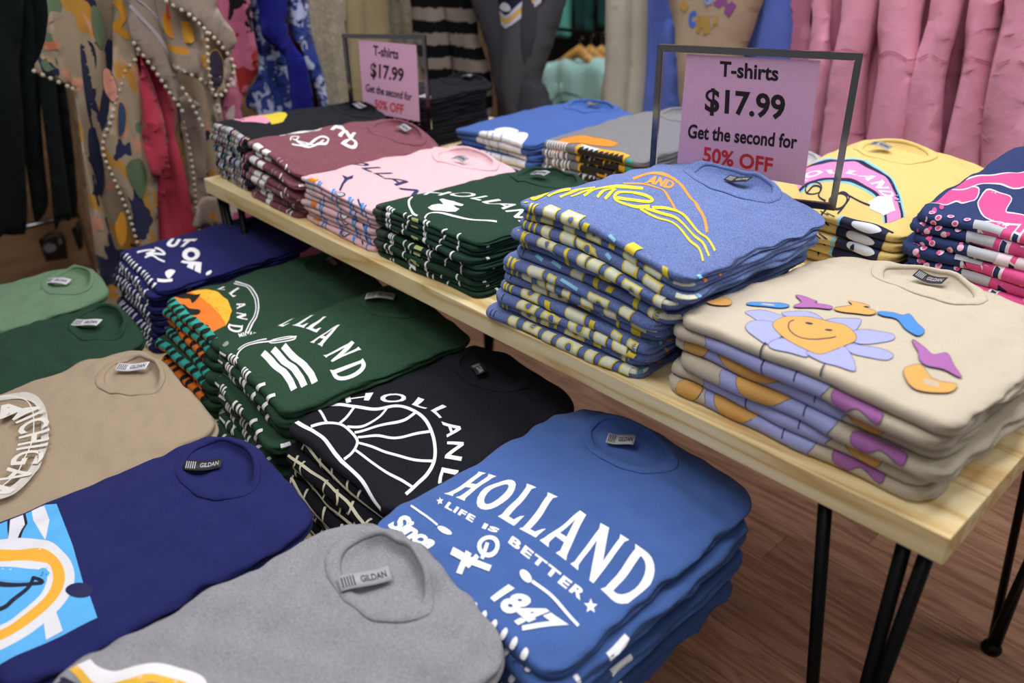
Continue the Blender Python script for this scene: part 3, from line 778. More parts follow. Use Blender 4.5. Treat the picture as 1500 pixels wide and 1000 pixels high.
A.T = T
S.build(A)

# multi-coloured shirts at the far end
S = Stack('floral', ('black T-shirt with pink and yellow landscape print, top of the far left pile', 'black multicoloured-print T-shirt, # in the far left pile', 'black shirts with multicoloured print at the far end'),
          '15161D', -1.828, -1.618, 0.03, 0.41, 0.0, 10, 0.135, 0.125, tilt=-0.004, crown=0.006, lean=(0.02, 0.0), rot=0.0, heather=0.1, seed=16, jit=0.008, wrk=0.003)
A = Art(crop(S, 290, 140, 5.0, 0.132))
A.poly('B7B7BE', [(150,165),(200,148),(255,150),(300,165),(250,185),(200,192)])
A.poly('E79BB4', [(250,185),(400,148),(470,143),(545,200),(500,216),(330,220)]); A.poly('D9C23C', [(460,143),(560,132),(640,143),(656,158),(625,198),(540,216),(520,190)])
A.curve('E9B08A', [(400,180),(450,170),(500,182),(530,200)], 6); A.poly('20202A', [(290,175),(345,195),(340,202),(285,182)])
T = A.T; A.T = lambda p: p
cols = ['DADCE2', '6FB6D8', 'DADCE2', '1C1C26', 'E2C25A', 'DADCE2', 'E79BB4', '8FA0B8']
for k in range(30):
    u = -.10+k*.0068; A.ribbon(cols[(k*3) % 8], [(u, .006), (u+.003, -.012), (u, -.04)], .0042)
A.T = T
def laycol(i, s): return ['15161D', '20222C', '15161D', '2B3440', '15161D'][i % 5]
S.lay = laycol
S.build(A)

# ------------------------------------------------------------------ taller table, back row
S = Stack('yellow', ('yellow T-shirt with arched pink lettering band, top of back-row yellow pile', 'yellow T-shirt with black and blue print, # in the yellow pile', 'yellow T-shirts behind the large sign'),
          'D9BF78', -0.645, -0.33, 0.575, 0.42, 0.0, 5, 0.088, 0.128, tilt=0.0, crown=0.008, lean=(0.0, 0.0), rot=-0.02, heather=0.04, seed=21, neck=(-0.04, 0.05), lab=(-0.07, 0.06), jit=0.008, wrk=0.004, tagkind='grey')
A = Art(crop(S, 1150, 180, 3.846, 0.105)); PK = 'E58AC0'
pth = [(60,330),(120,300),(200,285),(330,290),(430,318),(510,360),(570,410),(610,480),(620,520)]
A.curve('7FC4E8', pth, 120); A.curve('1E2340', pth, 104); A.curve(PK, pth, 76)
A.path_text(W, 'HOLLAND', [(90,340),(150,312),(230,300),(330,305),(420,332),(500,378),(545,430)], 0.024, 0.03, slab=True)
A.poly('E8E4D8', [(470,440),(520,425),(600,430),(625,480),(560,500),(480,470)])
A.curve('1E2340', [(200,480),(260,440),(300,400),(340,400),(360,430),(300,480)], 8); A.curve('1E2340', [(120,390),(160,360),(200,370),(190,410),(230,430)], 8)
A.curve('1E2340', [(340,405),(400,430),(480,455)], 8)
A.ell('1E2340', 160, 370, 45, 28, ring=7); A.ell('1E2340', 300, 430, 50, 32, ring=8)
T = A.T; A.T = lambda p: p
A.poly('1E2340', [(.045, .006), (.155, .006), (.155, -.04), (.045, -.04)]); A.ribbon('7FC4E8', [(.043, .006), (.043, -.04)], .005)
A.blob('D8DCE6', [(.07, 0), (.10, .002), (.12, -.006), (.10, -.016), (.07, -.012)])
for u in (-.02, .0, .012): A.ribbon('1E2340', [(u, .004), (u+.02, -.004)], .002)
A.T = T
S.build(A)

S = Stack('navy_pink', ('navy T-shirt with bold pink swirl print, top of the right back pile', 'navy T-shirt with pink print, # in the right back pile', 'navy and pink T-shirts at the right'),
          '2C3A66', -0.325, 0.02, 0.53, 0.43, 0.0, 8, 0.142, 0.190, tilt=0.004, crown=0.006, lean=(0.0, 0.02), rot=-0.05, heather=0.06, seed=22, jit=0.008, wrk=0.004)
HP = 'E0508F'
A = Art(crop(S, 1150, 180, 3.846, 0.15))
def pkb(p): A.blob('F0DDE4', p, 'F0DDE4', 12, 4); A.blob(HP, p, n=4)
pkb([(700,445),(745,395),(820,380),(900,378),(960,385),(1040,388),(1078,410),(1060,440),(1000,455),(960,440),(900,445),(850,430),(780,440),(740,455)])
pkb([(900,372),(1000,352),(1120,345),(1240,345),(1340,342),(1420,350),(1420,400),(1300,420),(1200,385),(1100,378),(1000,385)])
pkb([(1080,470),(1120,420),(1200,440),(1260,460),(1230,520),(1280,540),(1400,560),(1420,640),(1300,600),(1200,560),(1120,520)])
for x, y in ((770,475),(840,478),(880,462)): A.ell(HP, x, y, 14, 12)
T = A.T; A.T = lambda p: p
outtext(A, 'SUNRISE', [(-.06, .012), (.17, .012), (.17, -.05), (-.06, -.05)], HP, 'F0DDE4', .08, .13)
for u, v in ((-.14, 0), (-.125, -.008), (-.11, .0), (-.13, -.018), (-.098, -.012), (-.085, 0), (-.145, -.014)): A.ell('F0C0D4', u, v, .005, .005, 12); A.ell(HP, u, v, .003, .003, 10)
A.poly('B9BCC4', [(-.075, .002), (-.03, .002), (-.03, -.014), (-.07, -.014)])
A.T = T
S.build(A)

S = Stack('grey_row', ('grey T-shirt with orange and yellow forest print, top of the grey back-row pile', 'grey T-shirt with yellow print, # in the grey back-row pile', 'grey forest-print T-shirts in the back row'),
          '77787C', -1.18, -0.87, 0.545, 0.42, 0.0, 6, 0.112, 0.125, tilt=0.004, crown=0.008, lean=(0.0, 0.0), rot=0.0, heather=0.2, seed=23, jit=0.007, tagkind='black', wrk=0.003)
A = Art(crop(S, 640, 0, 3.333, 0.125))
A.poly('F08A2C', [(580,670),(610,655),(660,650),(720,650),(800,665),(860,680),(888,690),(860,706),(780,694),(700,686),(600,676)], '26221E', 3)
T = A.T; A.T = lambda p: p
YG = 'E9AE2E'
A.poly(YG, [(-.03, .012), (.11, .012), (.11, -.045), (-.03, -.045)], '26221E', .002)
A.poly('D8D9DE', [(-.02, .010), (.025, .010), (.025, -.012), (-.02, -.012)]); A.poly('26221E', [(-.02, -.012), (.03, -.012), (.03, -.03), (-.02, -.03)])
for k in range(9): A.poly('26221E', [(-.02+.014*k, -.006), (-.014+.014*k, .004), (-.008+.014*k, -.006), (-.004+.014*k, -.02), (-.024+.014*k, -.02)])
for k in range(9): A.ribbon(W, [(-.135+.009*k, .004), (-.131+.009*k, -.04)], .0042)
A.poly('2FA58E', [(.115, -.006), (.135, -.006), (.135, -.014), (.115, -.014)])
A.T = T
S.build(A)

S = Stack('blue_white', ('mid blue T-shirt with white patch print, top of blue back-row pile', 'mid blue T-shirt with white print, # in blue back-row pile', 'mid blue T-shirts in the back row'),
          '3E5FA6', -1.50, -1.20, 0.545, 0.42, 0.0, 6, 0.090, 0.10, tilt=0.004, crown=0.006, lean=(0.0, 0.0), rot=0.0, heather=0.08, seed=24, jit=0.007, tagkind='black', wrk=0.003)
A = Art(crop(S, 640, 0, 3.333, 0.10))
A.blob('E6E8EE', [(205,640),(250,628),(300,632),(360,640),(435,645),(440,665),(410,688),(370,680),(300,665),(240,655)]); A.blob('E6E8EE', [(280,625),(340,618),(400,635),(340,645)])
T = A.T; A.T = lambda p: p
A.poly('DDDFE4', [(-.045, .01), (.075, .01), (.07, -.04), (-.04, -.04)])
for u in (-.02, .0, .03): A.ribbon('2F4C90', [(u, .008), (u+.012, -.01), (u, -.03)], .0025)
A.curve('DDDFE4', [(.09, 0), (.10, -.01), (.12, -.02)], .005)
A.T = T
S.build(A)

S = Stack('white_row', ('heather white T-shirt between the green and blue piles, top of its pile', 'heather white T-shirt, # in the small pile behind the blue shirts', 'heather white T-shirts behind the blue pile'),
          'B9B8B8', -0.86, -0.67, 0.58, 0.40, 0.0, 5, 0.075, 0.08, crown=0.003, heather=0.2, seed=25, jit=0.006)
A = Art()
for k in range(9): A.ribbon('4A4A50', [(-.07+.016*k, .03), (-.066+.016*k, -.04)], .003)
S.build(A)

S = Stack('black_row', ('black T-shirt with small white print, top of the tall black back pile', 'black T-shirt, # in the tall black pile behind the small sign', 'black T-shirts behind the small sign'),
          '12131B', -1.85, -1.63, 0.56, 0.28, 0.0, 8, 0.135, 0.145, tilt=0.0, crown=0.006, heather=0.08, seed=26, jit=0.007, tagkind='black')
A = Art()
for k in range(5): A.curve(W, [(.06+.012*k, .0+.006*k), (.066+.012*k, .02), (.06+.014*k, .035-.003*k)], .005)
for k in range(12): A.ell(W, -.1+.02*k, -.008-.004*(k % 3), .004, .003, 8)
S.build(A)

# ------------------------------------------------------------------ lower table, back row
LZ = -0.30
S = Stack('holland', ('royal blue T-shirt with big white slab lettering, top of its pile on lower table', 'royal blue T-shirt with white specks, # in the royal blue pile', 'royal blue T-shirts on the lower table'),
          '4463A2', -0.580, -0.232, -0.352, 0.432, LZ, 8, 0.170, 0.178, neck=(-0.03, 0.055), lab=(-0.042, 0.062), tilt=0.0, crown=0.009, lean=(0.0, 0.0), rot=0.02, heather=0.05, seed=31, side=((.02, .026, 'F2F4FA'), (.04, .046, 'F2F4FA'), (.10, .135, 'F2F4FA')), jit=0.013, wrk=0.004, tagrot=0.45, sh=0.06, tagkind='grey', shdrop=0.016)
A = Art(crop(S, 540, 580, 2.381, -0.122)); WW = 'F2F4FA'
A.slab(WW, 'HOLLAND', [(378,256),(1042,592),(905,752),(256,338)], [(668,372),(568,492)])
A.text(WW, 'LIFE', [(280,371),(374,424),(362,444),(264,388)], .04, spacing=1.15); A.text(WW, 'IS', [(404,445),(460,468),(446,486),(394,463)], .05, spacing=1.15); A.text(WW, 'BETTER', [(502,497),(764,678),(738,708),(486,523)], .04, spacing=1.2)
def star(A, col, x, y, R, asp=1.0):
    A.poly(col, [(x+R*(1 if k % 2 == 0 else .45)*cos(pi/2+k*pi/5), y-asp*R*(1 if k % 2 == 0 else .45)*sin(pi/2+k*pi/5)) for k in range(10)])
star(A, WW, 249, 368, 13); star(A, WW, 775, 724, 25)
A.text(WW, 'Since', [(112,385),(245,500),(205,540),(60,440)], .045, 0.3, 0.95)
A.ribbon(WW, [(146,372),(200,412),(240,448)], 7); A.ell(WW, 265, 468, 28, 11, rot=.5)
A.curve(WW, [(732,792),(640,700),(570,648)], 11); A.ell(WW, 548, 632, 26, 14, rot=.75)
A.text(WW, '1847', [(480,650),(700,790),(570,842),(422,705)], .05, 0.1, 1.0)
A.ell(WW, 418, 530, 32, 28, ring=15); A.ribbon(WW, [(415,520),(395,570)], 13); A.ribbon(WW, [(290,545),(360,580),(425,605)], 24); A.curve(WW, [(350,550),(330,590),(318,620)], 22); A.ribbon(WW, [(380,560),(345,600)], 16)
T = A.T; A.T = lambda p: p
rr = random.Random(5)
for k in range(16):
    u = -.13+.017*k; A.blob(WW, [(u, -.001), (u+.006, -.003), (u+.007, -.010), (u+.001, -.011)]); A.ribbon(WW, [(u+.004, -.018), (u+.008, -.03)], .004)
A.T = T
S.build(A)

S = Stack('sunburst', ('black T-shirt with white half-sun line drawing, top of the black lower pile', 'black T-shirt with cream lines, # in the black lower pile', 'black half-sun T-shirts on the lower table'),
          '14151E', -0.905, -0.585, -0.335, 0.405, LZ, 7, 0.150, 0.158, neck=(-0.03, 0.055), lab=(-0.042, 0.08), tilt=0.0, crown=0.008, lean=(0.0, 0.03), rot=0.0, heather=0.08, seed=32, jit=0.011, wrk=0.004, tagkind='black', tagrot=-0.4, shdrop=0.014)
A = Art(crop(S, 380, 500, 3.261, -0.143))
A.ribbon(W, [(132,338),(250,415),(380,545),(480,660),(570,768)], 17)
A.curve(W, [(240,308),(310,295),(380,294),(450,310),(540,320),(640,316),(720,335),(775,365),(820,430),(838,500),(836,570),(800,630),(755,670),(700,715)], 16, n=8)
A.curve(W, [(248,398),(300,390),(350,392),(400,405),(445,440),(468,475),(462,510),(440,540),(408,558)], 13)
for p in ([(322,388),(300,345),(278,312)], [(380,398),(420,360),(455,312)], [(420,410),(500,405),(570,370),(612,318)], [(455,435),(540,420),(620,405),(700,385),(748,350)],
          [(470,458),(560,460),(640,468),(730,450),(822,435)], [(475,488),(550,515),(620,542),(720,568),(828,575)], [(462,525),(530,580),(600,625),(680,655),(735,688)]):
    A.curve(W, p, 12)
A.path_text(W, 'HOLLAND', [(415,292),(500,280),(590,290),(680,306),(770,322),(850,370),(890,440),(895,520),(870,600),(835,680)], 0.026, .02, 0.0, 1.35)
T = A.T; A.T = lambda p: p
for u in (-.12, -.07, -.03, .02, .07, .11): A.curve('E2DCC0', [(u, .002), (u+.018, -.006), (u+.01, -.02), (u+.03, -.04)], .0045)
A.ribbon('E2DCC0', [(-.13, -.014), (.13, -.016)], .003)
A.T = T
A.layers = [l for l in A.layers if l[0] != 'E2DCC0']
def sb_fold(i, s, r):
    rg = random.Random(i+70); B = Art(); lo = -r*2.8
    for k in range(6):
        u = -.12+.045*k+rg.uniform(-.015, .015); B.curve('E2DCC0', [(u, .003), (u+rg.uniform(0, .02), lo*.4), (u+rg.uniform(-.01, .03), lo)], .0042)
    B.curve('E2DCC0', [(-.13, rg.uniform(-.015, 0)), (0, rg.uniform(-.02, 0)), (.13, rg.uniform(-.02, 0))], .0042)
    return B
S.build(A, sb_fold)

S = Stack('stripes', ('forest green T-shirt with white letters and three diagonal stripes on lower table', 'forest green T-shirt, white stripes, # in the striped pile', 'forest green striped-print T-shirts on the lower table'),
          '25432F', -1.20, -0.89, -0.335, 0.40, LZ, 9, 0.172, 0.182, neck=(-0.07, 0.055), lab=(-0.10, 0.068), taglen=0.06, tagrot=0.8, tilt=-0.004, crown=0.008, lean=(0.0, 0.04), rot=-0.06, heather=0.10, seed=33, side=((.03, .045, 'EDEDF0'), (.056, .07, 'EDEDF0'), (.08, .092, 'EDEDF0'), (.17, .185, 'EDEDF0')), jit=0.012, wrk=0.004, tagkind='white', shdrop=0.012)
A = Art(crop(S, 160, 320, 3.0, -0.118))
for ch, q in (('L', [(820,425),(852,414),(765,480),(735,470)]), ('L', [(878,425),(912,422),(860,492),(798,470)]), ('L', [(935,438),(968,438),(915,506),(858,490)]), ('A', [(985,472),(1030,482),(935,568),(880,543)]), ('N', [(1062,540),(1108,578),(985,640),(935,592)])):
    A.slab(W, ch, q)
A.slab(W, 'D', [(1110,610),(1140,660),(1000,712),(965,660)])
for x, y in ((672, 590), (718, 578), (764, 564)): A.ribbon(W, [(x, y), (x+45, y+42), (x+92, y+82), (x+120, y+115), (x+135, y+146)], 30)
A.ell(W, 760, 537, 58, 11, rot=-.12, ring=5); A.curve(W, [(822,524),(780,534),(700,541),(640,548),(590,560),(555,590),(540,625)], 6); A.curve(W, [(690,530),(640,538),(590,548),(558,570)], 5)
A.ell('8A938C', 486, 540, 34, 15)
T = A.T; A.T = lambda p: p
for u in (-.09, -.078, -.066, -.02, -.008, .004): A.ribbon(W, [(u, .0), (u+.006, -.04)], .0065)
for u in (.05, .09): A.ribbon(W, [(u, .004), (u-.012, -.03)], .009)
A.ribbon(W, [(-.13, -.012), (-.1, -.010)], .004)
A.T = T
S.build(A)

S = Stack('sunset', ('dark green T-shirt with orange and yellow sunset circle print', 'dark green T-shirt with teal fold, # in the sunset-print pile', 'sunset-print green T-shirts on the lower table'),
          '24402F', -1.51, -1.21, -0.315, 0.40, LZ, 8, 0.155, 0.165, neck=(-0.04, 0.055), tilt=-0.004, crown=0.008, lean=(0.0, 0.045), rot=-0.04, heather=0.10, seed=34, jit=0.010, wrk=0.004, tagkind='black', shdrop=0.012)
A = Art(crop(S, 150, 340, 5.0, -0.142)); TE = '2FA596'; OR = 'EE7E2E'; YL = 'F3B93A'; DK = '1A1F1C'
A.poly(OR, [(455,462),(560,438),(690,440),(800,470),(900,540),(945,610),(930,660),(900,695),(850,715),(790,738),(740,702),(640,610),(540,520)])
A.poly(YL, [(650,448),(700,438),(770,436),(850,465),(920,522),(950,590),(932,650),(905,692),(860,620),(800,560),(740,510),(690,470)])
for b in ([(520,465),(600,455),(680,470),(720,470),(700,500),(660,530),(640,500),(580,500),(530,480)], [(540,535),(600,540),(640,570),(720,580),(710,615),(650,610),(600,590),(560,570)], [(640,680),(720,680),(770,700),(720,715),(660,700)]): A.blob(DK, b)
A.path_text(W, 'LLAND', [(900,425),(960,470),(1005,540),(1010,610),(985,680),(940,740)], 0.034, .03, slab=True, flip=-1)
A.layers.pop()
for ch, q in (('L', [(880,420),(925,430),(900,450),(832,440)]), ('L', [(990,430),(1030,470),(965,510),(925,470)]), ('A', [(1035,530),(1060,570),(985,580),(985,545)]), ('N', [(1050,610),(1065,665),(985,650),(985,605)]), ('D', [(1030,690),(1020,740),(900,720),(930,680)])):
    A.slab(W, ch, q)
A.curve(W, [(975,385),(1040,405),(1100,445),(1140,510),(1140,590),(1115,660),(1060,735)], 9); A.curve(W, [(965,400),(1030,420),(1085,458),(1120,520),(1122,590),(1095,660),(1042,730)], 7)
A.path_text(W, 'MICHIGAN', [(1000,760),(1060,748),(1120,748),(1190,742)], 0.015, .03)
T = A.T; A.T = lambda p: p
A.poly(TE, [(-.135, .010), (.105, .008), (.105, -.014), (-.135, -.014)])
A.poly(OR, [(-.135, -.014), (.09, -.014), (.09, -.045), (-.135, -.045)])
for k in range(8): A.blob(DK, [(-.12+.03*k, .006), (-.11+.03*k, .008), (-.105+.03*k, -.004), (-.115+.03*k, -.012), (-.108+.03*k, -.022), (-.125+.03*k, -.016)], n=3)
low = A.layers
def sunset_fold(i, s, r):
    B = Art(); sh = 0.026 if i in (0, 1, 2, 5) else 0.0
    B.layers = [(l[0], [(p[0], p[1]+sh) for p in l[1]], l[2], l[3]) for l in low if l[0] in (TE, OR)]
    rg = random.Random(i+50)
    for k in range(7):
        u = -.12+.034*k+rg.uniform(-.008, .008); B.blob(DK, [(u, .006), (u+.01, .004), (u+.014, -.004), (u+.006, -.012), (u+.012, -.024), (u-.004, -.016)], n=3)
    return B
A.T = T
S.build(A, sunset_fold)

S = Stack('outof', ('navy T-shirt with white block lettering, top of the farthest pile on lower table', 'navy T-shirt with white specks, # in the farthest lower pile', 'navy T-shirts in the farthest lower pile'),
          '20235A', -1.86, -1.57, -0.285, 0.40, LZ, 10, 0.165, 0.180, neck=(-0.03, 0.055), tilt=-0.003, crown=0.008, lean=(0.025, 0.035), rot=-0.05, heather=0.05, seed=35, side=((.03, .05, 'EDEDF0'), (.09, .10, 'EDEDF0')), jit=0.010, wrk=0.004, tagkind='black', shdrop=0.012)
A = Art(crop(S, 150, 340, 5.0, -0.142))
A.text(W, 'U', [(520,98),(590,100),(555,160),(470,152)], .07); A.text(W, 'T', [(615,98),(712,106),(640,172),(560,165)], .08); A.text(W, 'O', [(630,168),(748,185),(698,262),(578,240)], .07); A.text(W, 'F', [(738,262),(726,322),(570,282),(600,252)], .07)
A.curve(W, [(265,195),(330,185),(400,190),(340,215),(420,210),(470,205),(440,180),(400,170)], 14); A.curve(W, [(330,240),(380,225),(430,245),(470,262)], 12); 
A.blob(W, [(470,330),(510,312),(545,322),(520,345),(490,360)]); A.ribbon(W, [(410,372),(470,372),(520,368)], 16); A.blob(W, [(765,320),(800,305),(806,315),(775,335)])
T = A.T; A.T = lambda p: p
for k in range(11):
    u = -.10+.02*k; A.curve(W, [(u, .003), (u+.006, -.006), (u+.001, -.015), (u+.008, -.03)], .006)
A.poly('55525A', [(-.125, .0), (-.112, .0), (-.112, -.02), (-.125, -.02)])
A.T = T
S.build(A)

# ------------------------------------------------------------------ lower table, front row
S = Stack('grey_front', ('heather grey T-shirt with yellow and white print, in the nearest pile', 'heather grey T-shirt, # in the nearest pile', 'heather grey T-shirts in the nearest pile'),
          '8B8B91', -0.600, -0.265, -0.755, 0.415, LZ, 6, 0.185, 0.195, tilt=0.0, crown=0.010, lean=(0.0, 0.0), rot=-0.02, heather=0.18, seed=41, neck=(-0.03, 0.06), lab=(-0.035, 0.088), jit=0.008, wrk=0.006, tagkind='grey', sh=0.08, shdrop=0.03, tagrot=1.25, taglen=0.06)
A = Art(S.pxT(-0.105))
A.curve('E6E4E8', [(20,975),(70,955),(110,960),(135,985),(170,995),(210,985),(250,988),(290,1005),(300,1060)], 26); A.curve('E9B53E', [(60,958),(85,962),(110,978),(140,1005),(190,1005),(230,998),(275,1015),(285,1080)], 12)
A.poly('2A2440', [(30,985),(90,985),(140,1010),(190,1020),(250,1050),(200,1100),(60,1100),(0,1040)])
S.build(A)

S = Stack('navy_front', ('navy T-shirt with sky blue and rainbow print, top of the front navy pile', 'navy T-shirt, # in the front navy pile', 'navy T-shirts in the front row of the lower table'),
          '20245A', -0.995, -0.655, -0.775, 0.415, LZ, 5, 0.128, 0.14, tilt=0.0, crown=0.010, lean=(0.0, 0.0), rot=-0.02, heather=0.04, seed=42, neck=(-0.05, 0.06), lab=(-0.068, 0.088), jit=0.008, wrk=0.005, tagkind='black', sh=0.07, shdrop=0.02, tagrot=1.0, taglen=0.055)
A = Art(S.pxT(-0.158)); CY = '59AEEA'; OY = 'EFAE3A'
A.poly(CY, [(-60,735),(0,736),(80,730),(107,800),(122,855),(128,862),(141,900),(85,925),(20,952),(-60,990)])
A.poly('1C1F3A', [(6,735),(32,735),(38,760),(28,790),(14,800),(8,770)]); A.poly('DDDDE4', [(12,736),(28,736),(34,762),(24,788),(10,792)]); A.poly('DDDDE4', [(42,735),(62,733),(72,760),(66,790),(54,770),(46,755)])
for d, c, wd in ((0, 'DDDDE4', 20), (16, OY, 20), (32, 'DDDDE4', 14), (44, CY, 18), (58, '1C1F3A', 6)):
    A.curve(c, [(-30, 795+d), (10, 795+d), (60, 799+d*.9), (92-d*.75, 822+d*.35), (98-d*.9, 850-d*.05), (80-d*.7, 880-d*.35), (40-d*.4, 912-d*.6), (0, 935-d*.8), (-40, 950-d*.9)], wd)
A.poly('DDDDE4', [(62,905),(80,890),(90,918),(65,930)]); A.ell('1D2152', 115, 862, 20, 10)
S.build(A)

S = Stack('tan', ('tan T-shirt with white rope-ring emblem, top of the tan pile', 'tan T-shirt, # in the tan pile', 'tan T-shirts on the lower table'),
          '9C8A74', -1.395, -0.975, -0.775, 0.415, LZ, 5, 0.125, 0.14, tilt=0.0, crown=0.010, lean=(0.0, 0.0), rot=-0.02, heather=0.06, seed=43, neck=(-0.06, 0.055), lab=(-0.083, 0.058), jit=0.008, wrk=0.005, tagkind='white', sh=0.06, shdrop=0.012, tagrot=0.8, taglen=0.06)
A = Art(S.pxT(-0.162, (0, 480), 3.125)); RW = 'DAD6D0'
rope = A.smooth([(-80,320),(0,318),(60,310),(120,316),(170,345),(200,395),(212,450),(210,520),(195,590),(160,660),(110,720),(50,765),(-20,790)], False, 8)
for k in range(0, len(rope)-1):
    p, q = np.array(rope[k]), np.array(rope[k+1]); d = q-p; L_ = np.linalg.norm(d); d /= L_; nn = np.array([-d[1], d[0]])
    for t in (0.0, 0.5):
        b = p+d*L_*t; wd = L_*0.38; A.poly(RW, [b-nn*17-d*6, b-nn*17+d*(wd-6), b+nn*17+d*(wd+6), b+nn*17+d*6])
A.curve(RW, [(-60,352),(20,340),(80,340),(130,360),(160,410),(166,470),(155,550),(120,630),(70,700),(10,750)], 5)
A.path_text(RW, 'MICHIGAN', [(5,445),(45,440),(80,462),(94,505),(90,560),(72,615),(40,665),(-5,712),(-60,750),(-130,775)], 0.046, .02, flip=1)
S.build(A)

S = Stack('forest_front', ('plain dark green T-shirt with neck label, top of the front green pile', 'plain dark green T-shirt, # in the front green pile', 'plain dark green T-shirts on the lower table'),
          '1C3A2B', -1.67, -1.375, -0.775, 0.44, LZ, 5, 0.125, 0.138, tilt=0.0, crown=0.010, lean=(0.0, 0.0), rot=-0.02, heather=0.10, seed=44, lab=(-0.003, 0.082), jit=0.008, wrk=0.005, tagkind='white', sh=0.06, shdrop=0.012, tagrot=0.6, taglen=0.065)
S.build(None)

S = Stack('sage', ('sage green T-shirt with neck label, top of the farthest front pile', 'sage green T-shirt, # in the sage pile', 'sage green T-shirts on the lower table'),
          '5F7B60', -1.90, -1.63, -0.775, 0.46, LZ, 5, 0.135, 0.150, tilt=0.0, crown=0.010, lean=(0.0, 0.0), rot=-0.02, heather=0.08, seed=45, lab=(-0.015, 0.085), jit=0.008, wrk=0.005, tagkind='white', sh=0.06, shdrop=0.012, tagrot=0.6, taglen=0.065)
S.build(None)

# ------------------------------------------------------------------ price signs
def sign(label, TL, TR, zbot, ztop, paper, texts, thick, base_off):
    TL = np.array(TL); TR = np.array(TR); e1 = TR-TL; Wd = float(np.linalg.norm(e1)); e1 = e1/Wd
    n = np.array([e1[1], -e1[0]]); n3 = np.array([n[0], n[1], 0.0]); c = float(n@TL)
    ang = math.atan2(e1[1], e1[0]); Hh = ztop-zbot
    t = empty('sign_holder', (TL[0]+e1[0]*Wd/2, TL[1]+e1[1]*Wd/2, 0)); t.rotation_euler = (0, 0, ang); tag(t, label, 'sign')
    def loc(px, py):
        P = px2w(px, py, n3, c); return (float((P[:2]-TL)@e1)-Wd/2, P[2])
    hw = Wd/2; k = thick
    def bar(p, q):     # mitred square tube in the x-z plane
        bm = bmesh.new(); p = Vector(p); q = Vector(q); d = (q-p).normalized(); s_ = Vector((d.z, 0, -d.x))*(-1)
        r = []
        for P, sg in ((p, 1), (q, -1)):
            ring = []
            for (a, b) in ((0, 0.5), (1, 0.5), (1, -0.5), (0, -0.5)):
                v = P+s_*(-k*a)+d*(sg*k*a)+Vector((0, b*k, 0)); ring.append(bm.verts.new(v))
            r.append(ring)
        for i in range(4): bm.faces.new((r[0][i], r[0][(i+1) % 4], r[1][(i+1) % 4], r[1][i]))
        bm.faces.new(r[0]); bm.faces.new(r[1][::-1])
        bmesh.ops.recalc_face_normals(bm, faces=bm.faces[:]); bmesh.ops.bevel(bm, geom=bm.edges[:], offset=k*0.12, segments=2, affect='EDGES')
        me = bpy.data.meshes.new('frame_bar'); bm.to_mesh(me); bm.free(); return me
    cs = [(-hw, 0, ztop), (hw, 0, ztop), (hw, 0, zbot), (-hw, 0, zbot)]
    for i in range(4): link('frame_bar', bar(cs[i], cs[(i+1) % 4]), CHROME, t)
    link('stem', tubeme('stem', [(0, 0, 0.006), (0, 0, zbot+0.004)], 0.006, 12), CHROME, t)
    link('base_plate', boxm('base_plate', (-0.10, -0.05, 0.0005), (0.10, 0.05, 0.007), 0.002), CHROME, t)
    m, nt, b = newmat('acrylic', 0.03, 0.5); b.inputs['Transmission Weight'].default_value = 1.0; b.inputs['IOR'].default_value = 1.3; b.inputs['Base Color'].default_value = (0.97, 0.97, 1, 1)
    link('clear_pane', boxm('clear_pane', (-hw+k, 0.0012, zbot+k), (hw-k, 0.0020, ztop-k)), m, t)
    P = [loc(*p) for p in paper]
    yb = -0.0006
    V = [(p[0], yb, p[1]) for p in P]+[(p[0], yb-0.0003, p[1]) for p in P]
    F = [(4, 5, 6, 7), (3, 2, 1, 0)]+[(i, i+1 if i < 3 else 0, 4+(i+1) % 4, 4+i) for i in range(4)]
    pm = link('paper_sheet', mesh('paper_sheet', V, F, False), ink('D3A6C6'), t)
    for st, q, col, bold in texts:
        A = Art(); A.text(col, st, [loc(*p) for p in q], bold); _, vv, ff, _ = A.layers[0]
        link('lettering', mesh('lettering', [(p[0], yb-0.0006, p[1]) for p in vv], ff, False), ink(col), pm)
    return t
INKB = '231A1E'; INKR = 'C2303A'
sign('large chrome framed price sign standing behind the heather blue pile', (-0.722, 0.387), (-0.425, 0.515), 0.128, 0.380,
     [(1006, 79), (1202, 89), (1178, 272), (992, 240)],
     [('T-shirts', [(1055, 89), (1141, 96), (1140, 119), (1054, 112)], INKB, 0.028), ('$17.99', [(1034, 128), (1151, 139), (1149, 181), (1032, 168)], INKB, 0.028),
      ('Get the second for', [(1009, 181), (1169, 197), (1167, 218), (1007, 202)], INKB, 0.028), ('50% OFF', [(1031, 214), (1133, 231), (1131, 253), (1029, 237)], INKR, 0.028)], 0.011, 0)
sign('small chrome framed price sign between the maroon and black piles', (-1.75, 0.40), (-1.56, 0.525), 0.075, 0.311,
     [(525, 58), (610, 66), (615, 178), (533, 163)],
     [('T-shirts', [(547, 66), (584, 72), (584, 87), (547, 81)], INKB, 0.028), ('$17.99', [(543, 91), (592, 100), (591, 123), (543, 116)], INKB, 0.028),
      ('Get the second for', [(536, 122), (604, 136), (603, 148), (536, 134)], INKB, 0.028), ('50% OFF', [(549, 145), (592, 153), (591, 168), (549, 158)], INKR, 0.028)], 0.010, 0)

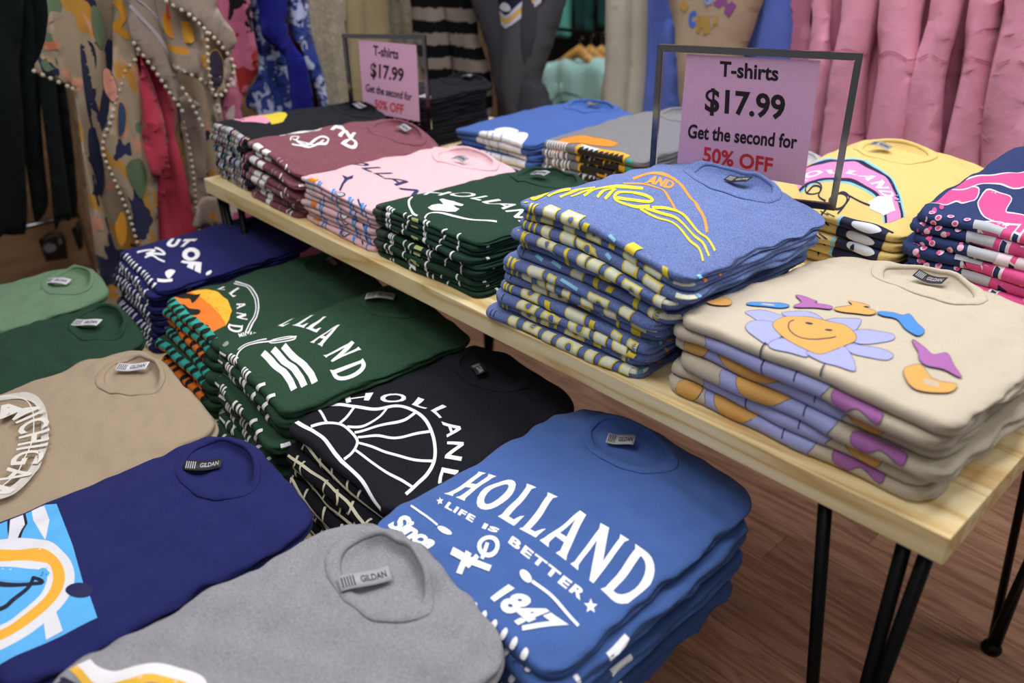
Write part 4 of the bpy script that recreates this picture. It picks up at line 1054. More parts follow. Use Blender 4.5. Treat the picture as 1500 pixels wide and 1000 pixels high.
# ------------------------------------------------------------------ hanging clothes
def patterned(name, base, cols, scale=9.0, rough=0.9, stretch=(1, 1, 1), kind='flower'):
    m, nt, b = newmat(name, rough, 0.15)
    tc = N(nt, 'ShaderNodeTexCoord'); mp = N(nt, 'ShaderNodeMapping'); mp.inputs['Scale'].default_value = stretch
    nt.links.new(tc.outputs['Object'], mp.inputs[0])
    dn = N(nt, 'ShaderNodeTexNoise', Scale=scale*1.3, Detail=3.0)
    nt.links.new(mp.outputs[0], dn.inputs['Vector'])
    vm = N(nt, 'ShaderNodeVectorMath', operation='SCALE'); vm.inputs['Scale'].default_value = 0.10
    nt.links.new(dn.outputs['Color'], vm.inputs[0]); va = N(nt, 'ShaderNodeVectorMath', operation='ADD')
    nt.links.new(mp.outputs[0], va.inputs[0]); nt.links.new(vm.outputs[0], va.inputs[1])
    prev = None
    rgb = N(nt, 'ShaderNodeRGB'); rgb.outputs[0].default_value = lin(base); prev = rgb.outputs[0]
    for i, (col, thr, sc) in enumerate(cols):
        v = N(nt, 'ShaderNodeTexNoise' if kind == 'noise' else 'ShaderNodeTexVoronoi', Scale=scale*sc)
        off = N(nt, 'ShaderNodeVectorMath', operation='ADD'); off.inputs[1].default_value = (i*3.7+1.3, i*1.9, i*5.1)
        nt.links.new(va.outputs[0], off.inputs[0]); nt.links.new(off.outputs[0], v.inputs['Vector'])
        cm = N(nt, 'ShaderNodeMath', operation='LESS_THAN' if kind != 'noise' else 'GREATER_THAN'); cm.inputs[1].default_value = thr
        nt.links.new(v.outputs['Distance' if kind != 'noise' else 'Fac'], cm.inputs[0])
        mx = N(nt, 'ShaderNodeMix', data_type='RGBA'); nt.links.new(cm.outputs[0], mx.inputs[0]); nt.links.new(prev, mx.inputs[6]); mx.inputs[7].default_value = lin(col)
        prev = mx.outputs[2]
    nt.links.new(prev, b.inputs['Base Color']); b.inputs['Sheen Weight'].default_value = 0.1
    return m
def striped(name, c1, c2, freq, axis=2, duty=0.5, bend=0.4):
    m, nt, b = newmat(name, 0.95, 0.1)
    tc = N(nt, 'ShaderNodeTexCoord'); sp = N(nt, 'ShaderNodeSeparateXYZ'); nt.links.new(tc.outputs['Object'], sp.inputs[0])
    nz = N(nt, 'ShaderNodeTexNoise', Scale=40.0, Detail=2.0); nt.links.new(tc.outputs['Object'], nz.inputs['Vector'])
    ma = N(nt, 'ShaderNodeMath', operation='MULTIPLY'); ma.inputs[1].default_value = freq; nt.links.new(sp.outputs[axis], ma.inputs[0])
    mb = N(nt, 'ShaderNodeMath', operation='MULTIPLY_ADD'); mb.inputs[1].default_value = bend; nt.links.new(nz.outputs['Fac'], mb.inputs[0]); nt.links.new(ma.outputs[0], mb.inputs[2])
    fr = N(nt, 'ShaderNodeMath', operation='FRACT'); nt.links.new(mb.outputs[0], fr.inputs[0])
    gt = N(nt, 'ShaderNodeMath', operation='GREATER_THAN'); gt.inputs[1].default_value = duty; nt.links.new(fr.outputs[0], gt.inputs[0])
    mx = N(nt, 'ShaderNodeMix', data_type='RGBA'); mx.inputs[6].default_value = lin(c1); mx.inputs[7].default_value = lin(c2)
    nt.links.new(gt.outputs[0], mx.inputs[0]); nt.links.new(mx.outputs[2], b.inputs['Base Color'])
    wv = N(nt, 'ShaderNodeTexWave', Scale=60.0, bands_direction='Z'); nt.links.new(tc.outputs['Object'], wv.inputs['Vector'])
    bp = N(nt, 'ShaderNodeBump', Strength=0.6, Distance=0.004); nt.links.new(wv.outputs['Fac'], bp.inputs['Height']); nt.links.new(bp.outputs[0], b.inputs['Normal'])
    return m

class Hang:
    """a garment hanging in a vertical plane n.p = c, outline surveyed from the photo; puffed to radius R, with drape folds"""
    def __init__(s, n, c, R, amp=0.01, fr=9.0, shear=0.0, seed=0, top=0.86, g=0.022):
        n = np.array([n[0], n[1], 0.0]); n /= np.linalg.norm(n); s.n = n; s.c = c; s.R = R; s.amp = amp; s.fr = fr; s.shear = shear; s.top = top; s.g = g
        s.e = np.array([-n[1], n[0], 0.0]); s.nz = Noise(seed, (1.0, 3.0), 4); s.ph = seed*1.7
    def ab(s, p):
        if p[1] <= -50:
            P = px2w(p[0], 0, s.n, s.c); return (float(P@s.e), s.top)
        P = px2w(p[0], p[1], s.n, s.c); return (float(P@s.e), float(P[2]))
    def D(s, a, b):
        x = a*s.fr*2*pi+s.ph+s.shear*b*6+1.2*s.nz(a, b*0.6)
        f = min(1.0, (s.top-b)/0.5+0.3)
        return s.amp*f*(sin(x)+0.4*sin(2.3*x+1))+0.3*s.amp*s.nz(a*2, b*1.5)
    def make(s, name, pts, mat, parent=None, sm=True, ctr=None, deep=None):
        A = Art(s.ab); poly = A.smooth(pts, True, 3) if sm else pts
        A.poly('x', poly); P2 = np.array(A.layers[0][1])
        res = slice_art(A.layers[0], -9, 9, -9, 9, s.g, [])
        # second cut direction
        V2, F2 = res; lo = min(v[1] for v in V2); hi = max(v[1] for v in V2)
        cuts = [lo+k*s.g*1.3 for k in range(1, int((hi-lo)/(s.g*1.3))+1)]
        V2, F2 = slice_art(('x', V2, F2, 0), -9, 9, -9, 9, 99, cuts)
        V2 = np.array(V2)
        ed = {}
        for f in F2:
            for i in range(len(f)):
                k = (min(f[i], f[(i+1) % len(f)]), max(f[i], f[(i+1) % len(f)])); ed[k] = ed.get(k, 0)+1
        bnd = set(x for k, c_ in ed.items() if c_ == 1 for x in k)
        A0 = P2; B0 = np.roll(P2, -1, 0); dmin = np.full(len(V2), 9.0)
        for a0, b0 in zip(A0, B0):
            d = b0-a0; L2 = d@d+1e-12; t = np.clip(((V2-a0)@d)/L2, 0, 1); q = a0+t[:, None]*d; dmin = np.minimum(dmin, np.linalg.norm(V2-q, axis=1))
        if parent is None: ctr = np.array([V2[:, 0].mean(), V2[:, 1].min()])
        s.ctr = ctr if ctr is not None else s.ctr
        org = s.e*s.ctr[0]+s.n*s.c+np.array([0, 0, s.ctr[1]])
        def pos(a, b, o): return s.e*a+s.n*(s.c+o)+np.array([0, 0, b])-org
        def T(d): q = min(d/s.R, 1.0); return s.R*sqrt(max(0, 1-(1-q)**2))*(deep or 0.8)
        s.T = T
        V = []; bk = {}
        for i, (a, b) in enumerate(V2): V.append(pos(a, b, s.D(a, b)+(0 if i in bnd else T(dmin[i]))))
        for i, (a, b) in enumerate(V2):
            if i in bnd: bk[i] = i
            else: bk[i] = len(V); V.append(pos(a, b, s.D(a, b)-T(dmin[i])))
        # face orientation towards +n
        f = F2[0]; p0, p1, p2 = [np.array(V[f[i]]) for i in range(3)]
        flip = np.dot(np.cross(p1-p0, p2-p0), s.n) < 0
        F = []
        for f in F2: F.append(f[::-1] if flip else f); F.append(tuple(bk[x] for x in (f if flip else f[::-1])))
        o = link(name, mesh(name, V, F), mat, parent)
        s.P2 = P2
        if parent is None: o.location = org
        s.pos = pos
        return o
    def prints(s, parent, fn, name='print', extra=0.0):
        A = Art(s.ab); fn(A)
        groups = {}
        for li, ly in enumerate(A.layers):
            res = slice_art(ly, -9, 9, -9, 9, 0.012, [])
            if not res: continue
            V2, F2 = res; lo = min(v[1] for v in V2); hi = max(v[1] for v in V2)
            res = slice_art(('x', V2, F2, 0), -9, 9, -9, 9, 99, [lo+k*0.012 for k in range(1, int((hi-lo)/0.012)+1)])
            V2, F2 = res; g = groups.setdefault(ly[0], ([], [])); b0 = len(g[0]); V2 = np.array(V2)
            A0 = s.P2; B0 = np.roll(A0, -1, 0); dmin = np.full(len(V2), 9.0)
            for a0, b0_ in zip(A0, B0):
                d = b0_-a0; L2 = d@d+1e-12; t = np.clip(((V2-a0)@d)/L2, 0, 1); q = a0+t[:, None]*d; dmin = np.minimum(dmin, np.linalg.norm(V2-q, axis=1))
            for i, (a, b) in enumerate(V2): g[0].append(s.pos(a, b, s.D(a, b)+s.T(dmin[i])+0.0012+0.0004*li+extra))
            g[1].extend([tuple(b0+x for x in f) for f in F2])
        for mk, (vv, ff) in groups.items(): link(name, mesh(name, vv, ff), ink(mk), parent)
    def trim(s, parent, pts, mat, r=0.006, step=0.017):
        """row of small pom-poms along an edge"""
        A = Art(s.ab); P = [np.array(A.T(p)) for p in A.smooth(pts, False, 6)]
        bm = bmesh.new(); acc = 0; nxt = 0
        for i in range(len(P)-1):
            L_ = np.linalg.norm(P[i+1]-P[i])
            while nxt <= acc+L_:
                q = P[i]+(P[i+1]-P[i])*((nxt-acc)/L_); nxt += step
                bmesh.ops.create_icosphere(bm, subdivisions=1, radius=r, matrix=Matrix.Translation(Vector(s.pos(q[0], q[1], s.D(q[0], q[1])+0.004))))
            acc += L_
        me = bpy.data.meshes.new('pompom_trim'); bm.to_mesh(me); bm.free()
        me.polygons.foreach_set('use_smooth', [True]*len(me.polygons))
        o = link('pompom_trim', me, mat, parent); tag(o, kind='stuff')
def rail(label, p, q, posts=True):
    t = empty('garment_rail', ((p[0]+q[0])/2, (p[1]+q[1])/2, FLOOR)); tag(t, label, 'rail'); cx, cy = (p[0]+q[0])/2, (p[1]+q[1])/2
    link('crossbar', tubeme('crossbar', [(p[0]-cx, p[1]-cy, p[2]-FLOOR), (q[0]-cx, q[1]-cy, q[2]-FLOOR)], 0.0125, 12), CHROME, t)
    for e in (p, q):
        link('upright', tubeme('upright', [(e[0]-cx, e[1]-cy, 0), (e[0]-cx, e[1]-cy, e[2]-FLOOR)], 0.0125, 12), CHROME, t)
SC = ('D9B8A0',)
BEI = patterned('beige_floral', '9C8B75', [('B3833A', 0.58, 0.9), ('5E7458', 0.58, 1.0), ('C08A70', 0.61, 1.5), ('2A2C4A', 0.58, 1.2)], 9.0, stretch=(1, 1, 0.6), kind='noise')
BEI2 = patterned('beige_gauze', '95867A', [('BDB4A8', 0.60, 1.3), ('C48A34', 0.61, 0.9), ('A85A2A', 0.68, 1.8)], 9.0, kind='noise')
GAU = fabric('938478', 0.12); REDF = fabric('B0384C', 0.06); POM = plain('B9AE9C', 0.9, name='pompom')
PRS = patterned('pink_red_print', 'B0607A', [('C9B8B4', 0.58, 0.8), ('8E2626', 0.62, 1.0), ('17141A', 0.64, 0.8)], 11.0, kind='noise')
BWP = patterned('blue_white_print', '2B3C86', [('A9B2D2', 0.53, 1.0), ('1A2350', 0.60, 1.7)], 20.0, kind='noise')
ROY = fabric('15186E', 0.05); LACE = patterned('cream_lace', '8E8676', [('A59D88', 0.52, 2.0)], 30.0, kind='noise'); LACE2 = fabric('9A8B68', 0.1)
rail('garment rail holding the scarves, left of the tables', (-2.2, -0.6, 0.87), (-2.2, 1.35, 0.87))
rail('long garment rail behind the taller table', (-2.3, 1.42, 0.87), (0.7, 1.42, 0.87))
def scarf(label, x, pts, mat, seed, amp=0.012, fr=9, trims=(), cat='scarf', name='scarf', group=None, R=0.008, prints=None, sh=0.1, g=0.022, n=(1, 0)):
    h = Hang(n, x, R, amp, fr, sh, seed, g=g); o = h.make(name, pts, mat); tag(o, label, cat, group)
    for t in trims: h.trim(o, t, POM)
    if prints: h.prints(o, prints)
    return o
scarf('beige scarf with navy and green floral print and trimmed corner, leftmost', -2.10, [(78,-60),(66,60),(52,104),(85,120),(108,132),(118,230),(135,340),(152,440),(175,520),(215,520),(212,400),(200,320),(186,230),(176,130),(172,60),(172,-60)], BEI, 1, 0.014, 10, [[(52,105),(85,120),(112,133)]],
      prints=lambda A: (A.blob('2A2C46', [(118,70),(128,60),(136,80),(140,130),(150,190),(140,200),(128,160)], n=4), A.blob('2B2D48', [(150,100),(158,130),(165,200),(160,240),(150,220),(146,160)], n=4), A.blob('5E7458', [(60,88),(78,84),(80,98),(66,104)], n=4), A.blob('C87A5E', [(66,62),(80,60),(80,70),(66,72)], n=3), A.blob('6E8468', [(134,8),(146,18),(152,50),(146,70),(136,60),(130,30)], n=4), A.blob('2A2C46', [(130,190),(148,200),(152,270),(140,300),(132,250)], n=4)))
scarf('beige scarf with long pom-pom edge hanging down to the lower table', -2.02, [(168,-60),(168,60),(156,160),(150,218),(170,270),(188,320),(204,375),(212,480),(240,480),(238,380),(232,280),(222,200),(206,120),(196,64),(196,-60)], BEI, 2, 0.012, 10, [[(205,70),(188,100),(162,160),(152,218),(168,262),(190,320),(205,375)]],
      prints=lambda A: (A.curve('C98A2A', [(168,0),(178,20),(172,40),(186,54)], 9), A.blob('C88A78', [(148,100),(160,104),(170,130),(165,148),(152,138),(146,120)], '2A2C46', 2, 4), A.blob('33486A', [(172,150),(182,160),(180,190),(168,195)], 'C98A2A', 3, 4), A.blob('5E7458', [(180,240),(205,232),(215,260),(205,290),(190,270)], n=4), A.blob('C98A2A', [(168,330),(180,310),(186,340),(176,360)], n=4)))
scarf('coral red scarf hanging between the beige ones', -2.06, [(196,-60),(196,76),(206,130),(212,200),(208,260),(222,330),(222,420),(300,420),(282,330),(262,250),(264,180),(256,130),(240,90),(225,-60)], REDF, 3, 0.028, 17, sh=0.5)
scarf('coral red scarf tail twisted in front of the other coral folds', -2.0, [(202,78),(222,110),(240,160),(250,215),(240,250),(232,262),(220,250),(212,200),(206,140)], REDF, 33, 0.02, 20, sh=0.6)
scarf('beige gauze scarf hanging straight behind the pom-pom ones', -2.2, [(236,-60),(250,80),(262,200),(275,330),(285,430),(350,430),(344,300),(338,180),(330,60),(322,-60)], BEI, 34, 0.018, 12, [[(300,250),(306,300),(318,350),(335,400)]])
scarf('grey and beige scarf end with trimmed edge beside the coral scarf', -2.1, [(262,150),(268,230),(276,300),(284,380),(300,440),(318,440),(308,330),(300,240),(290,150)], GAU, 35, 0.016, 14, [[(270,180),(280,260),(290,340),(306,410)]])
scarf('beige gauze scarf with pale windowpane stripes', -1.98, [(180,-60),(186,10),(196,62),(214,86),(236,120),(254,148),(262,160),(258,110),(250,60),(238,10),(232,-60)], GAU, 4, 0.010, 9, [[(198,64),(214,86),(236,118),(254,146),(264,162)]],
      prints=lambda A: (A.curve('ABA2A6', [(192,8),(210,30),(232,56),(252,90)], 5), A.curve('ABA2A6', [(196,-5),(216,12),(238,36)], 2.5)))
scarf('beige scarf with yellow flowers and pom-pom hem', -1.95, [(226,-60),(234,20),(244,60),(256,100),(268,108),(290,118),(302,150),(320,190),(322,280),(298,290),(280,330),(330,330),(338,260),(330,180),(312,90),(300,40),(292,-60)], BEI2, 5, 0.012, 10, [[(262,100),(280,110),(298,122),(312,140),(320,165)], [(268,130),(285,160),(298,190)]],
      prints=lambda A: (A.blob('C9861E', [(240,20),(256,26),(262,48),(252,56),(242,44)], n=4), A.blob('D39A30', [(262,30),(276,36),(282,56),(268,62),(260,48)], n=4), A.blob('C2501E', [(244,8),(250,10),(250,28),(244,26)], n=3)))
scarf('beige scarf folded to a broad point with trimmed edge', -1.91, [(236,-60),(250,8),(268,18),(300,45),(325,68),(341,90),(343,110),(335,128),(322,142),(312,146),(320,110),(345,60),(320,10),(312,-60)], GAU, 6, 0.010, 8, [[(244,2),(268,18),(300,44),(325,67),(340,88),(343,108),(334,130),(318,144)], [(302,48),(304,90),(310,130),(318,142)]],
      prints=lambda A: A.blob('2E2A3A', [(306,80),(318,74),(328,92),(326,118),(314,132),(306,112)], 'A98A3A', 2, 4))
scarf('pink and red patterned scarf with a pointed hem', -2.16, [(306,-60),(312,20),(328,70),(332,120),(324,165),(326,260),(330,430),(372,430),(366,260),(356,165),(368,125),(377,92),(368,40),(358,-60)], PRS, 7, 0.012, 10)
scarf('navy and white patterned scarf hanging left of the royal blue one', -2.22, [(352,-60),(368,40),(378,92),(366,130),(364,156),(375,170),(380,230),(450,230),(440,150),(420,110),(398,-60)], BWP, 8, 0.014, 11)
scarf('royal blue scarf twisted at the middle', -2.14, [(378,-60),(382,30),(384,50),(398,64),(414,84),(425,120),(432,200),(458,200),(458,140),(448,100),(430,60),(424,36),(420,-60)], ROY, 9, 0.014, 14)
scarf('navy and white patterned scarf hanging right of the royal blue one', -2.20, [(420,-60),(424,40),(438,70),(450,105),(466,135),(472,170),(480,170),(470,100),(458,40),(446,-60)], BWP, 10, 0.012, 11)
scarf('cream lace top hanging beside the blue patterned scarf', -2.42, [(440,-60),(450,40),(466,100),(478,170),(484,230),(520,230),(516,160),(510,80),(506,-60)], LACE, 11, 0.014, 8, cat='top', name='lace_top', sh=0)
scarf('cream pleated lace top behind the small sign', -2.46, [(498,-60),(505,60),(512,160),(520,230),(575,230),(572,100),(565,-60)], LACE2, 12, 0.018, 8, cat='top', name='lace_top', sh=0)
scarf('white lace top between the pleated top and the striped knit', -2.50, [(548,-60),(552,60),(562,160),(570,230),(620,230),(612,100),(600,-60)], LACE, 13, 0.014, 10, cat='top', name='lace_top', sh=0)
# clothes seen low down between the tables, the same garments' neighbours
scarf('plum scarf hanging low behind the maroon pile', -2.55, [(385,-60),(390,200),(398,420),(520,440),(500,200),(480,-60)], fabric('5B2B3A', 0.08), 14, 0.02, 7)
KN = striped('striped_knit', '121212', '8A8078', 12.5, 2, 0.5, 0.25)
h = Hang((0.45, -0.9), -1.83, 0.05, 0.012, 5, 0, 15); 
def hanging(label, n, at, R, pts, mat, seed, amp=0.01, fr=5, cat='sweatshirt', name='sweatshirt', group=None, prints=None, pidx=None, deep=None, g=0.022):
    n = np.array([n[0], n[1]], float); n /= np.linalg.norm(n); c = float(n@np.array(at))
    h = Hang(n, c, R, amp, fr, 0, seed, g=g); o = h.make(name, pts, mat, deep=deep); tag(o, label, cat, group)
    if prints: h.prints(o, prints)
    return h, o
F2 = (0.1, -1.0)
h, o = hanging('black and taupe striped knit cardigan', (0.4, -1), (-2.0, 1.12), 0.04, [(596,-60),(600,20),(606,60),(622,110),(634,150),(640,260),(668,260),(662,150),(660,60),(652,-60)], KN, 16, 0.01, 6, 'cardigan', 'striped_cardigan')
h2 = Hang(h.n, h.c+0.03, 0.045, 0.012, 5, 0, 17); h2.ctr = h.ctr
h2.make('sleeve', [(640,-60),(646,30),(656,90),(660,150),(668,270),(720,270),(716,130),(708,90),(696,50),(684,-60)], KN, o, ctr=h.ctr)
_o = [c_ for c_ in o.children if c_.name.startswith('sleeve')][0]
GR = fabric('4A4A50', 0.15); GR2 = fabric('3A3A40', 0.12)
h, o = hanging('charcoal sweatshirt with navy crest and yellow chevron, sleeve hanging in front', (0.3, -1), (-1.75, 1.15), 0.05, [(684,-60),(700,20),(716,80),(724,130),(740,180),(750,260),(800,260),(815,190),(800,130),(788,100),(800,60),(822,-60)], GR2, 18, 0.01, 4)
h2 = Hang(h.n, h.c+0.05, 0.055, 0.010, 4, 0, 19); h2.make('sleeve', [(716,-60),(722,60),(721,130),(734,170),(742,260),(768,260),(766,180),(776,140),(790,92),(802,48),(824,-60)], GR, o, ctr=h.ctr)
h2.prints(o, lambda A: (A.poly('C4C4D6', [(714,-60),(719,22),(722,32),(740,42),(752,36),(790,4),(800,-60)]), A.poly('D2AA58', [(716,-60),(720,18),(724,26),(740,36),(750,31),(784,0),(794,-60)]), A.poly('C4C4D6', [(717,-60),(720,14),(725,20),(739,28),(748,25),(776,-2),(786,-60)]), A.poly('171A34', [(718,-60),(722,8),(726,15),(739,23),(747,20),(770,-4),(782,-60)]), A.blob('D8D8E4', [(728,12),(736,4),(746,6),(750,14),(740,17)], n=3)), 'crest')
# right-hand garments along the rail
SAGEF = fabric('B8B2A4', 0.06)
hanging('off-white long-sleeved top hanging at the rail', F2, (-1.5, 1.38), 0.05, [(890,-60),(888,60),(880,140),(882,210),(890,300),(950,300),(946,180),(950,100),(958,-60)], SAGEF, 20, 0.016, 10, 'top', 'long_top')
PERI = fabric('5C72C4', 0.06)
hanging('periwinkle blue sweatshirt left of the sand one', F2, (-1.35, 1.42), 0.05, [(952,-60),(951,100),(944,200),(945,300),(1010,300),(1004,140),(994,60),(992,-60)], PERI, 21, 0.016, 9)
hanging('sand sweatshirt with colourful bubble letters', F2, (-1.2, 1.33), 0.06, [(984,-60),(985,20),(990,80),(996,160),(1000,300),(1080,300),(1082,160),(1088,80),(1108,20),(1120,-60)], fabric('B09A80', 0.05), 22, 0.012, 6,
        prints=lambda A: (A.text('B9924A', 'H', [(1032,20),(1056,20),(1056,46),(1030,46)], .1), A.text('4A70C8', 'C', [(1019,14),(1031,13),(1031,38),(1017,40)], .1), A.text('B9924A', 'I', [(1012,-2),(1020,6),(1014,16),(1006,8)], .1),
                          A.text('8E4E92', 'H', [(1076,-14),(1092,6),(1082,22),(1062,2)], .1), A.text('8FA0D0', 'O', [(1046,-12),(1062,-10),(1062,5),(1046,3)], .1), A.text('B9924A', 'A', [(1062,22),(1072,16),(1066,34),(1058,38)], .08)))
hanging('periwinkle blue sweatshirt between the sand and pink ones', F2, (-1.0, 1.45), 0.05, [(1118,-60),(1108,20),(1092,64),(1084,130),(1080,300),(1165,300),(1163,160),(1162,60),(1166,-60)], PERI, 23, 0.012, 8)
PKS = fabric('DE98B0', 0.04); PKD = fabric('D286A0', 0.04)
pk = [(1160,1188,1150,1182,1.50),(1188,1222,1172,1210,1.42),(1218,1246,1196,1232,1.46),(1240,1296,1204,1262,1.36),(1290,1322,1240,1278,1.42),(1306,1360,1262,1318,1.34),(1352,1384,1312,1348,1.41),(1370,1420,1318,1372,1.33),(1412,1444,1366,1400,1.40),(1430,1476,1385,1436,1.33),(1470,1500,1428,1462,1.40),(1486,1540,1440,1500,1.32),(1534,1590,1490,1550,1.36)]
pkn = ['leftmost pink sweatshirt, beside the periwinkle one', 'narrow pink sweatshirt, second from the left on the rail', 'pink sweatshirt, third from the left on the rail', 'pink sweatshirt hanging right behind the price sign, broad sleeve', 'narrow pink sweatshirt behind the sign frame corner', 'pink sweatshirt directly right of the sign frame', 'narrow pink sweatshirt, seventh from the left', 'pink sweatshirt above the yellow pile, wide seamed sleeve', 'narrow pink sweatshirt right of the yellow pile', 'pink sweatshirt above the yellow and navy piles', 'narrow pink sweatshirt, third from the right edge', 'pink sweatshirt, second from the right edge of the photo', 'pink sweatshirt at the right edge of the photo']
for i, (a, b, c_, d, yy_) in enumerate(pk):
    k = (d-b)/300.0; sy = 30+((i*37) % 70)
    mat = PKD if i in (0, 2, 4, 6, 8, 10) else PKS
    def seam(A, a=a, b=b, c_=c_, d=d, sy=sy):
        f = (sy+60)/300.0; l = a+(c_-a)*f; r_ = b+(d-b)*f
        A.curve('C27890', [(l+5, sy+4), ((l+r_)/2, sy-3), (r_-5, sy+9)], 1.6)
        A.curve('C27890', [(l+6, sy+8), ((l+r_)/2, sy+1), (r_-5, sy+13)], 1.0)
    hanging(pkn[i], F2, (-0.6, yy_), 0.042 if b-a > 35 else 0.03, [(a,-60),(a-(a-c_)*0.3+5*sin(i*2.1),30),(a-(a-c_)*0.62-7*cos(i*1.7),110),(c_+4*sin(i*3.3),240),(c_-14,330),(d-12,330),(d+5*cos(i*2.7),240),(b-(b-d)*0.55+8*sin(i*1.3+1),110),(b-(b-d)*0.25,30),(b,-60)], mat, 30+i, 0.014, 8, group='pink sweatshirts on the rail', prints=seam if b-a > 35 else None, deep=1.0)

# mint hoodies on the far shelving
SH = plain('131B1B', 0.6, name='dark_shelf')
for zz in (0.02,):
    tag(link('dark_shelf', boxm('dark_shelf', (-3.9, 2.75, zz+0.16), (-1.2, 3.28, zz+0.19)), SH), 'dark shelf on the far wall above the mint hoodies', 'shelf')
rl = empty('garment_rail', (-2.5, 2.45, FLOOR)); tag(rl, 'far garment rail with mint hoodies on wooden hangers', 'rail')
link('crossbar', tubeme('crossbar', [(-0.9, 0, 0.93), (0.9, 0, 0.93)], 0.01, 10), BLACKM, rl)
for x in (-0.9, 0.9): link('upright', tubeme('upright', [(x, 0, 0), (x, 0, 0.93)], 0.012, 10), BLACKM, rl)
MINT = fabric('A6D2CC', 0.05); HW = wood('hanger_wood', 'D2A868', 'C2924C', 'A97838', grain=(6, 6, 6))
for i, (dx, yy_) in enumerate(((0, 2.2), (16, 2.3), (32, 2.4))):
    hg = Hang((0.1, -1), 0.1/sqrt(1.01)*(-2.7)-yy_/sqrt(1.01), 0.06, 0.012, 5, 0, 60+i, top=0.2)
    o = hg.make('hoodie', [(796+dx,98),(812+dx,90),(832+dx,82),(850+dx,92),(872+dx,84),(892+dx,98),(900+dx,150),(895+dx,230),(890+dx,300),(812+dx,300),(806+dx,230),(798+dx,150)], MINT)
    tag(o, ['mint hoodie with dark round print on a wooden hanger, frontmost', 'mint hoodie hanging second behind the round-print one', 'mint hoodie hanging third on the far rail'][i], 'hoodie', 'mint hoodies on the far rail')
    if i == 0:
        hg.prints(o, lambda A: (A.ell('3E6E70', 838, 160, 26, 27, ring=2.5), A.ell('47777A', 837, 162, 17, 17)))
        hd = Hang(hg.n, hg.c+0.05, 0.035, 0.012, 8, 0, 66, top=0.2)
        hd.make('hood', [(806,100),(822,90),(842,104),(862,104),(884,98),(886,112),(868,124),(842,126),(818,118)], MINT, o, ctr=hg.ctr)
        for x in (830, 838):
            P0 = hg.ab((x, 118)); link('drawstring', tubeme('drawstring', [hg.pos(P0[0], P0[1], 0.085), hg.pos(P0[0]-0.005, P0[1]-0.08, 0.08)], 0.004, 6), MINT, o)
    P = hg.ab((849+dx, 84)); c0 = hg.e*P[0]+hg.n*hg.c+np.array([0, 0, P[1]])
    t = empty('wooden_hanger', c0); tag(t, ['wooden hanger carrying the frontmost mint hoodie', 'second wooden hanger on the far rail', 'third wooden hanger on the far rail'][i], 'hanger', 'wooden hangers on the far rail')
    e = hg.e; L_ = 0.15
    if e[0] < 0: e = -e
    pts = [(-e*L_+np.array([0, 0, -0.06])), (-e*L_*0.6+np.array([0, 0, -0.02])), np.array([0, 0, 0.03]), (e*L_*0.6+np.array([0, 0, -0.02])), (e*L_+np.array([0, 0, -0.06]))]
    link('shoulder_bar', tubeme('shoulder_bar', pts, [0.012, 0.02, 0.03, 0.02, 0.012], 10), HW, t)
    top = 0.03-c0[2]+0.0
    link('hook', tubeme('hook', [(0, 0, 0.04), (0, 0, max(0.07, top)), (0.012, 0, max(0.09, top+0.02)), (0.024, 0, max(0.08, top+0.01))], 0.0025, 8), CHROME, t)
for i, (a, b, c_) in enumerate(((806, 836, 52), (840, 872, 44), (872, 900, 40), (890, 925, 36))):
    h_, o = hanging(['mint top on the upper far rail, leftmost', 'mint top on the upper far rail, second', 'mint top on the upper far rail, third', 'mint top on the upper far rail, rightmost'][i], F2, (-2.4, 2.7), 0.05, [(a,-60),(a+2,c_-20),(a+4,c_),(b-3,c_+3),(b-2,c_-18),(b,-60)], fabric('1F4542' if i in (1, 2) else '5FAFA6', 0.05), 70+i, 0.012, 6, 'top', 'hanging_top', 'tops on the upper far rail')  # middle two are mint as well, their shade painted in as dark teal

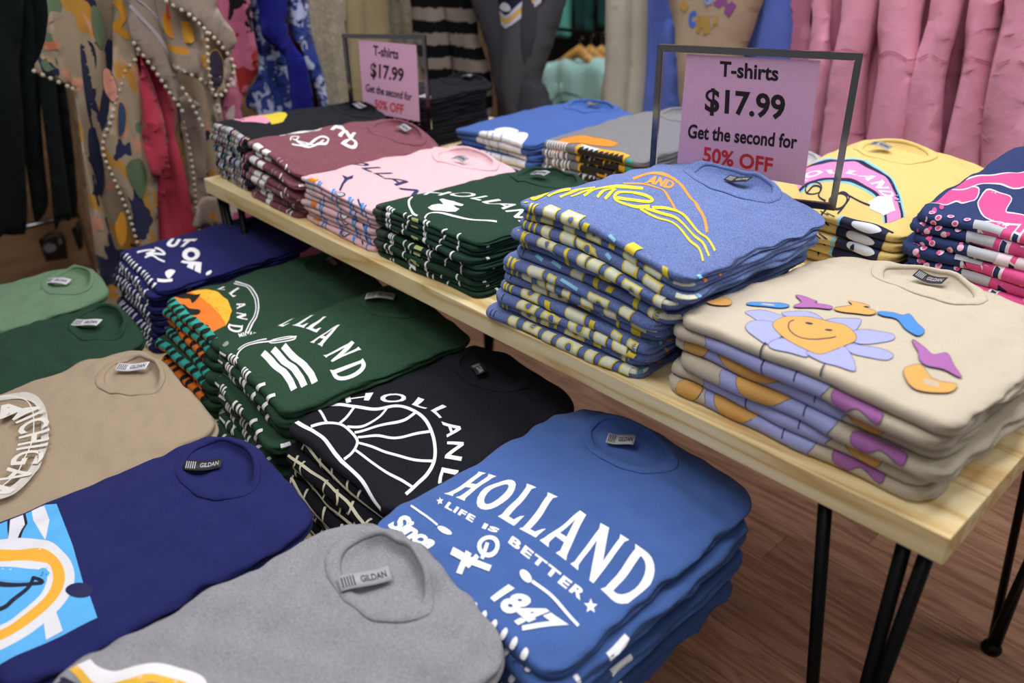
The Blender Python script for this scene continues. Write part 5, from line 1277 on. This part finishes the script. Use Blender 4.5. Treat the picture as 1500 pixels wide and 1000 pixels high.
# ------------------------------------------------------------------ left background
DGN = fabric('0B1716', 0.08)
dk = [([(-60,-60),(28,-60),(30,100),(36,240),(40,335),(30,345),(4,343),(-60,340)], -2.70), ([(10,-60),(56,-60),(58,120),(64,230),(72,300),(58,322),(48,318),(38,240),(22,120)], -2.78),
      ([(44,-60),(78,-60),(84,130),(96,240),(104,300),(100,322),(88,318),(80,335),(70,250),(56,120)], -2.74), ([(66,-60),(82,-60),(96,120),(108,240),(114,306),(106,316),(98,300),(86,200),(76,100)], -2.84)]
for i, (pts, x) in enumerate(dk):
    h_ = Hang((1, 0), x, 0.04, 0.012, 7, 0, 80+i); o = h_.make('dark_sweatshirt', pts, DGN)
    tag(o, ['black-green sweatshirt at the left edge of the photo', 'black-green sweatshirt, second from the left edge', 'black-green sweatshirt, third from the left edge', 'narrow black-green sweatshirt next to the cream one'][i], 'sweatshirt', 'dark sweatshirts at the left')
h_ = Hang((1, 0), -2.92, 0.03, 0.01, 5, 0, 90); o = h_.make('cream_sweatshirt', [(84,-60),(112,-60),(118,120),(132,240),(142,325),(128,328),(116,250),(98,120)], fabric('9A8468', 0.06)); tag(o, 'cream garment hanging between the dark ones and the scarves', 'sweatshirt')
rail('garment rail for the dark sweatshirts at the far left', (-2.8, -1.6, 0.87), (-2.8, 0.1, 0.87))
# low fixture with hanging pouches
fx = empty('wooden_rack', (-3.35, -0.15, FLOOR)); tag(fx, 'tan wooden rack with a chrome rail behind the dark sweatshirts', 'rack')
for y in (-0.42, 0.22): link('post', boxm('post', (-0.03, y-0.03, 0), (0.03, y+0.03, 0.75), 0.003), OAKW, fx)
link('rack_back', boxm('rack_back', (-0.25, -0.6, 0.02), (-0.22, 0.6, 0.9)), OAKW, fx)
link('rack_rail', tubeme('rack_rail', [(0, -0.5, 0.42), (0, 0.4, 0.42)], 0.010, 10), CHROME, fx)
BLKC = plain('08080A', 0.55, name='black_cloth')
for i, (a, b) in enumerate((((56, 346), (98, 384)), ((104, 330), (122, 368)))):
    h_ = Hang((1, 0), -3.30+0.02*i, 0.02, 0.004, 6, 0, 95+i, g=0.02); pts = [(a[0],a[1]+6),(a[0]+8,a[1]),(a[0]+14,a[1]-6),(b[0]-10,a[1]-7),(b[0]-2,a[1]+2),(b[0]+1,b[1]-6),(a[0]+12,b[1])]
    o = h_.make('glove_pack', pts, BLKC, sm=False); tag(o, ['black pack with small white print on the chrome rail', 'narrow black pack right of the printed one'][i], 'pack', 'black packs on the rail')
    if i == 0: h_.prints(o, lambda A: (A.blob('77777A', [(62,360),(70,355),(80,358),(78,366),(66,368)], n=3), A.blob('6A6A6E', [(84,346),(88,350),(87,356),(83,354)], n=3)))
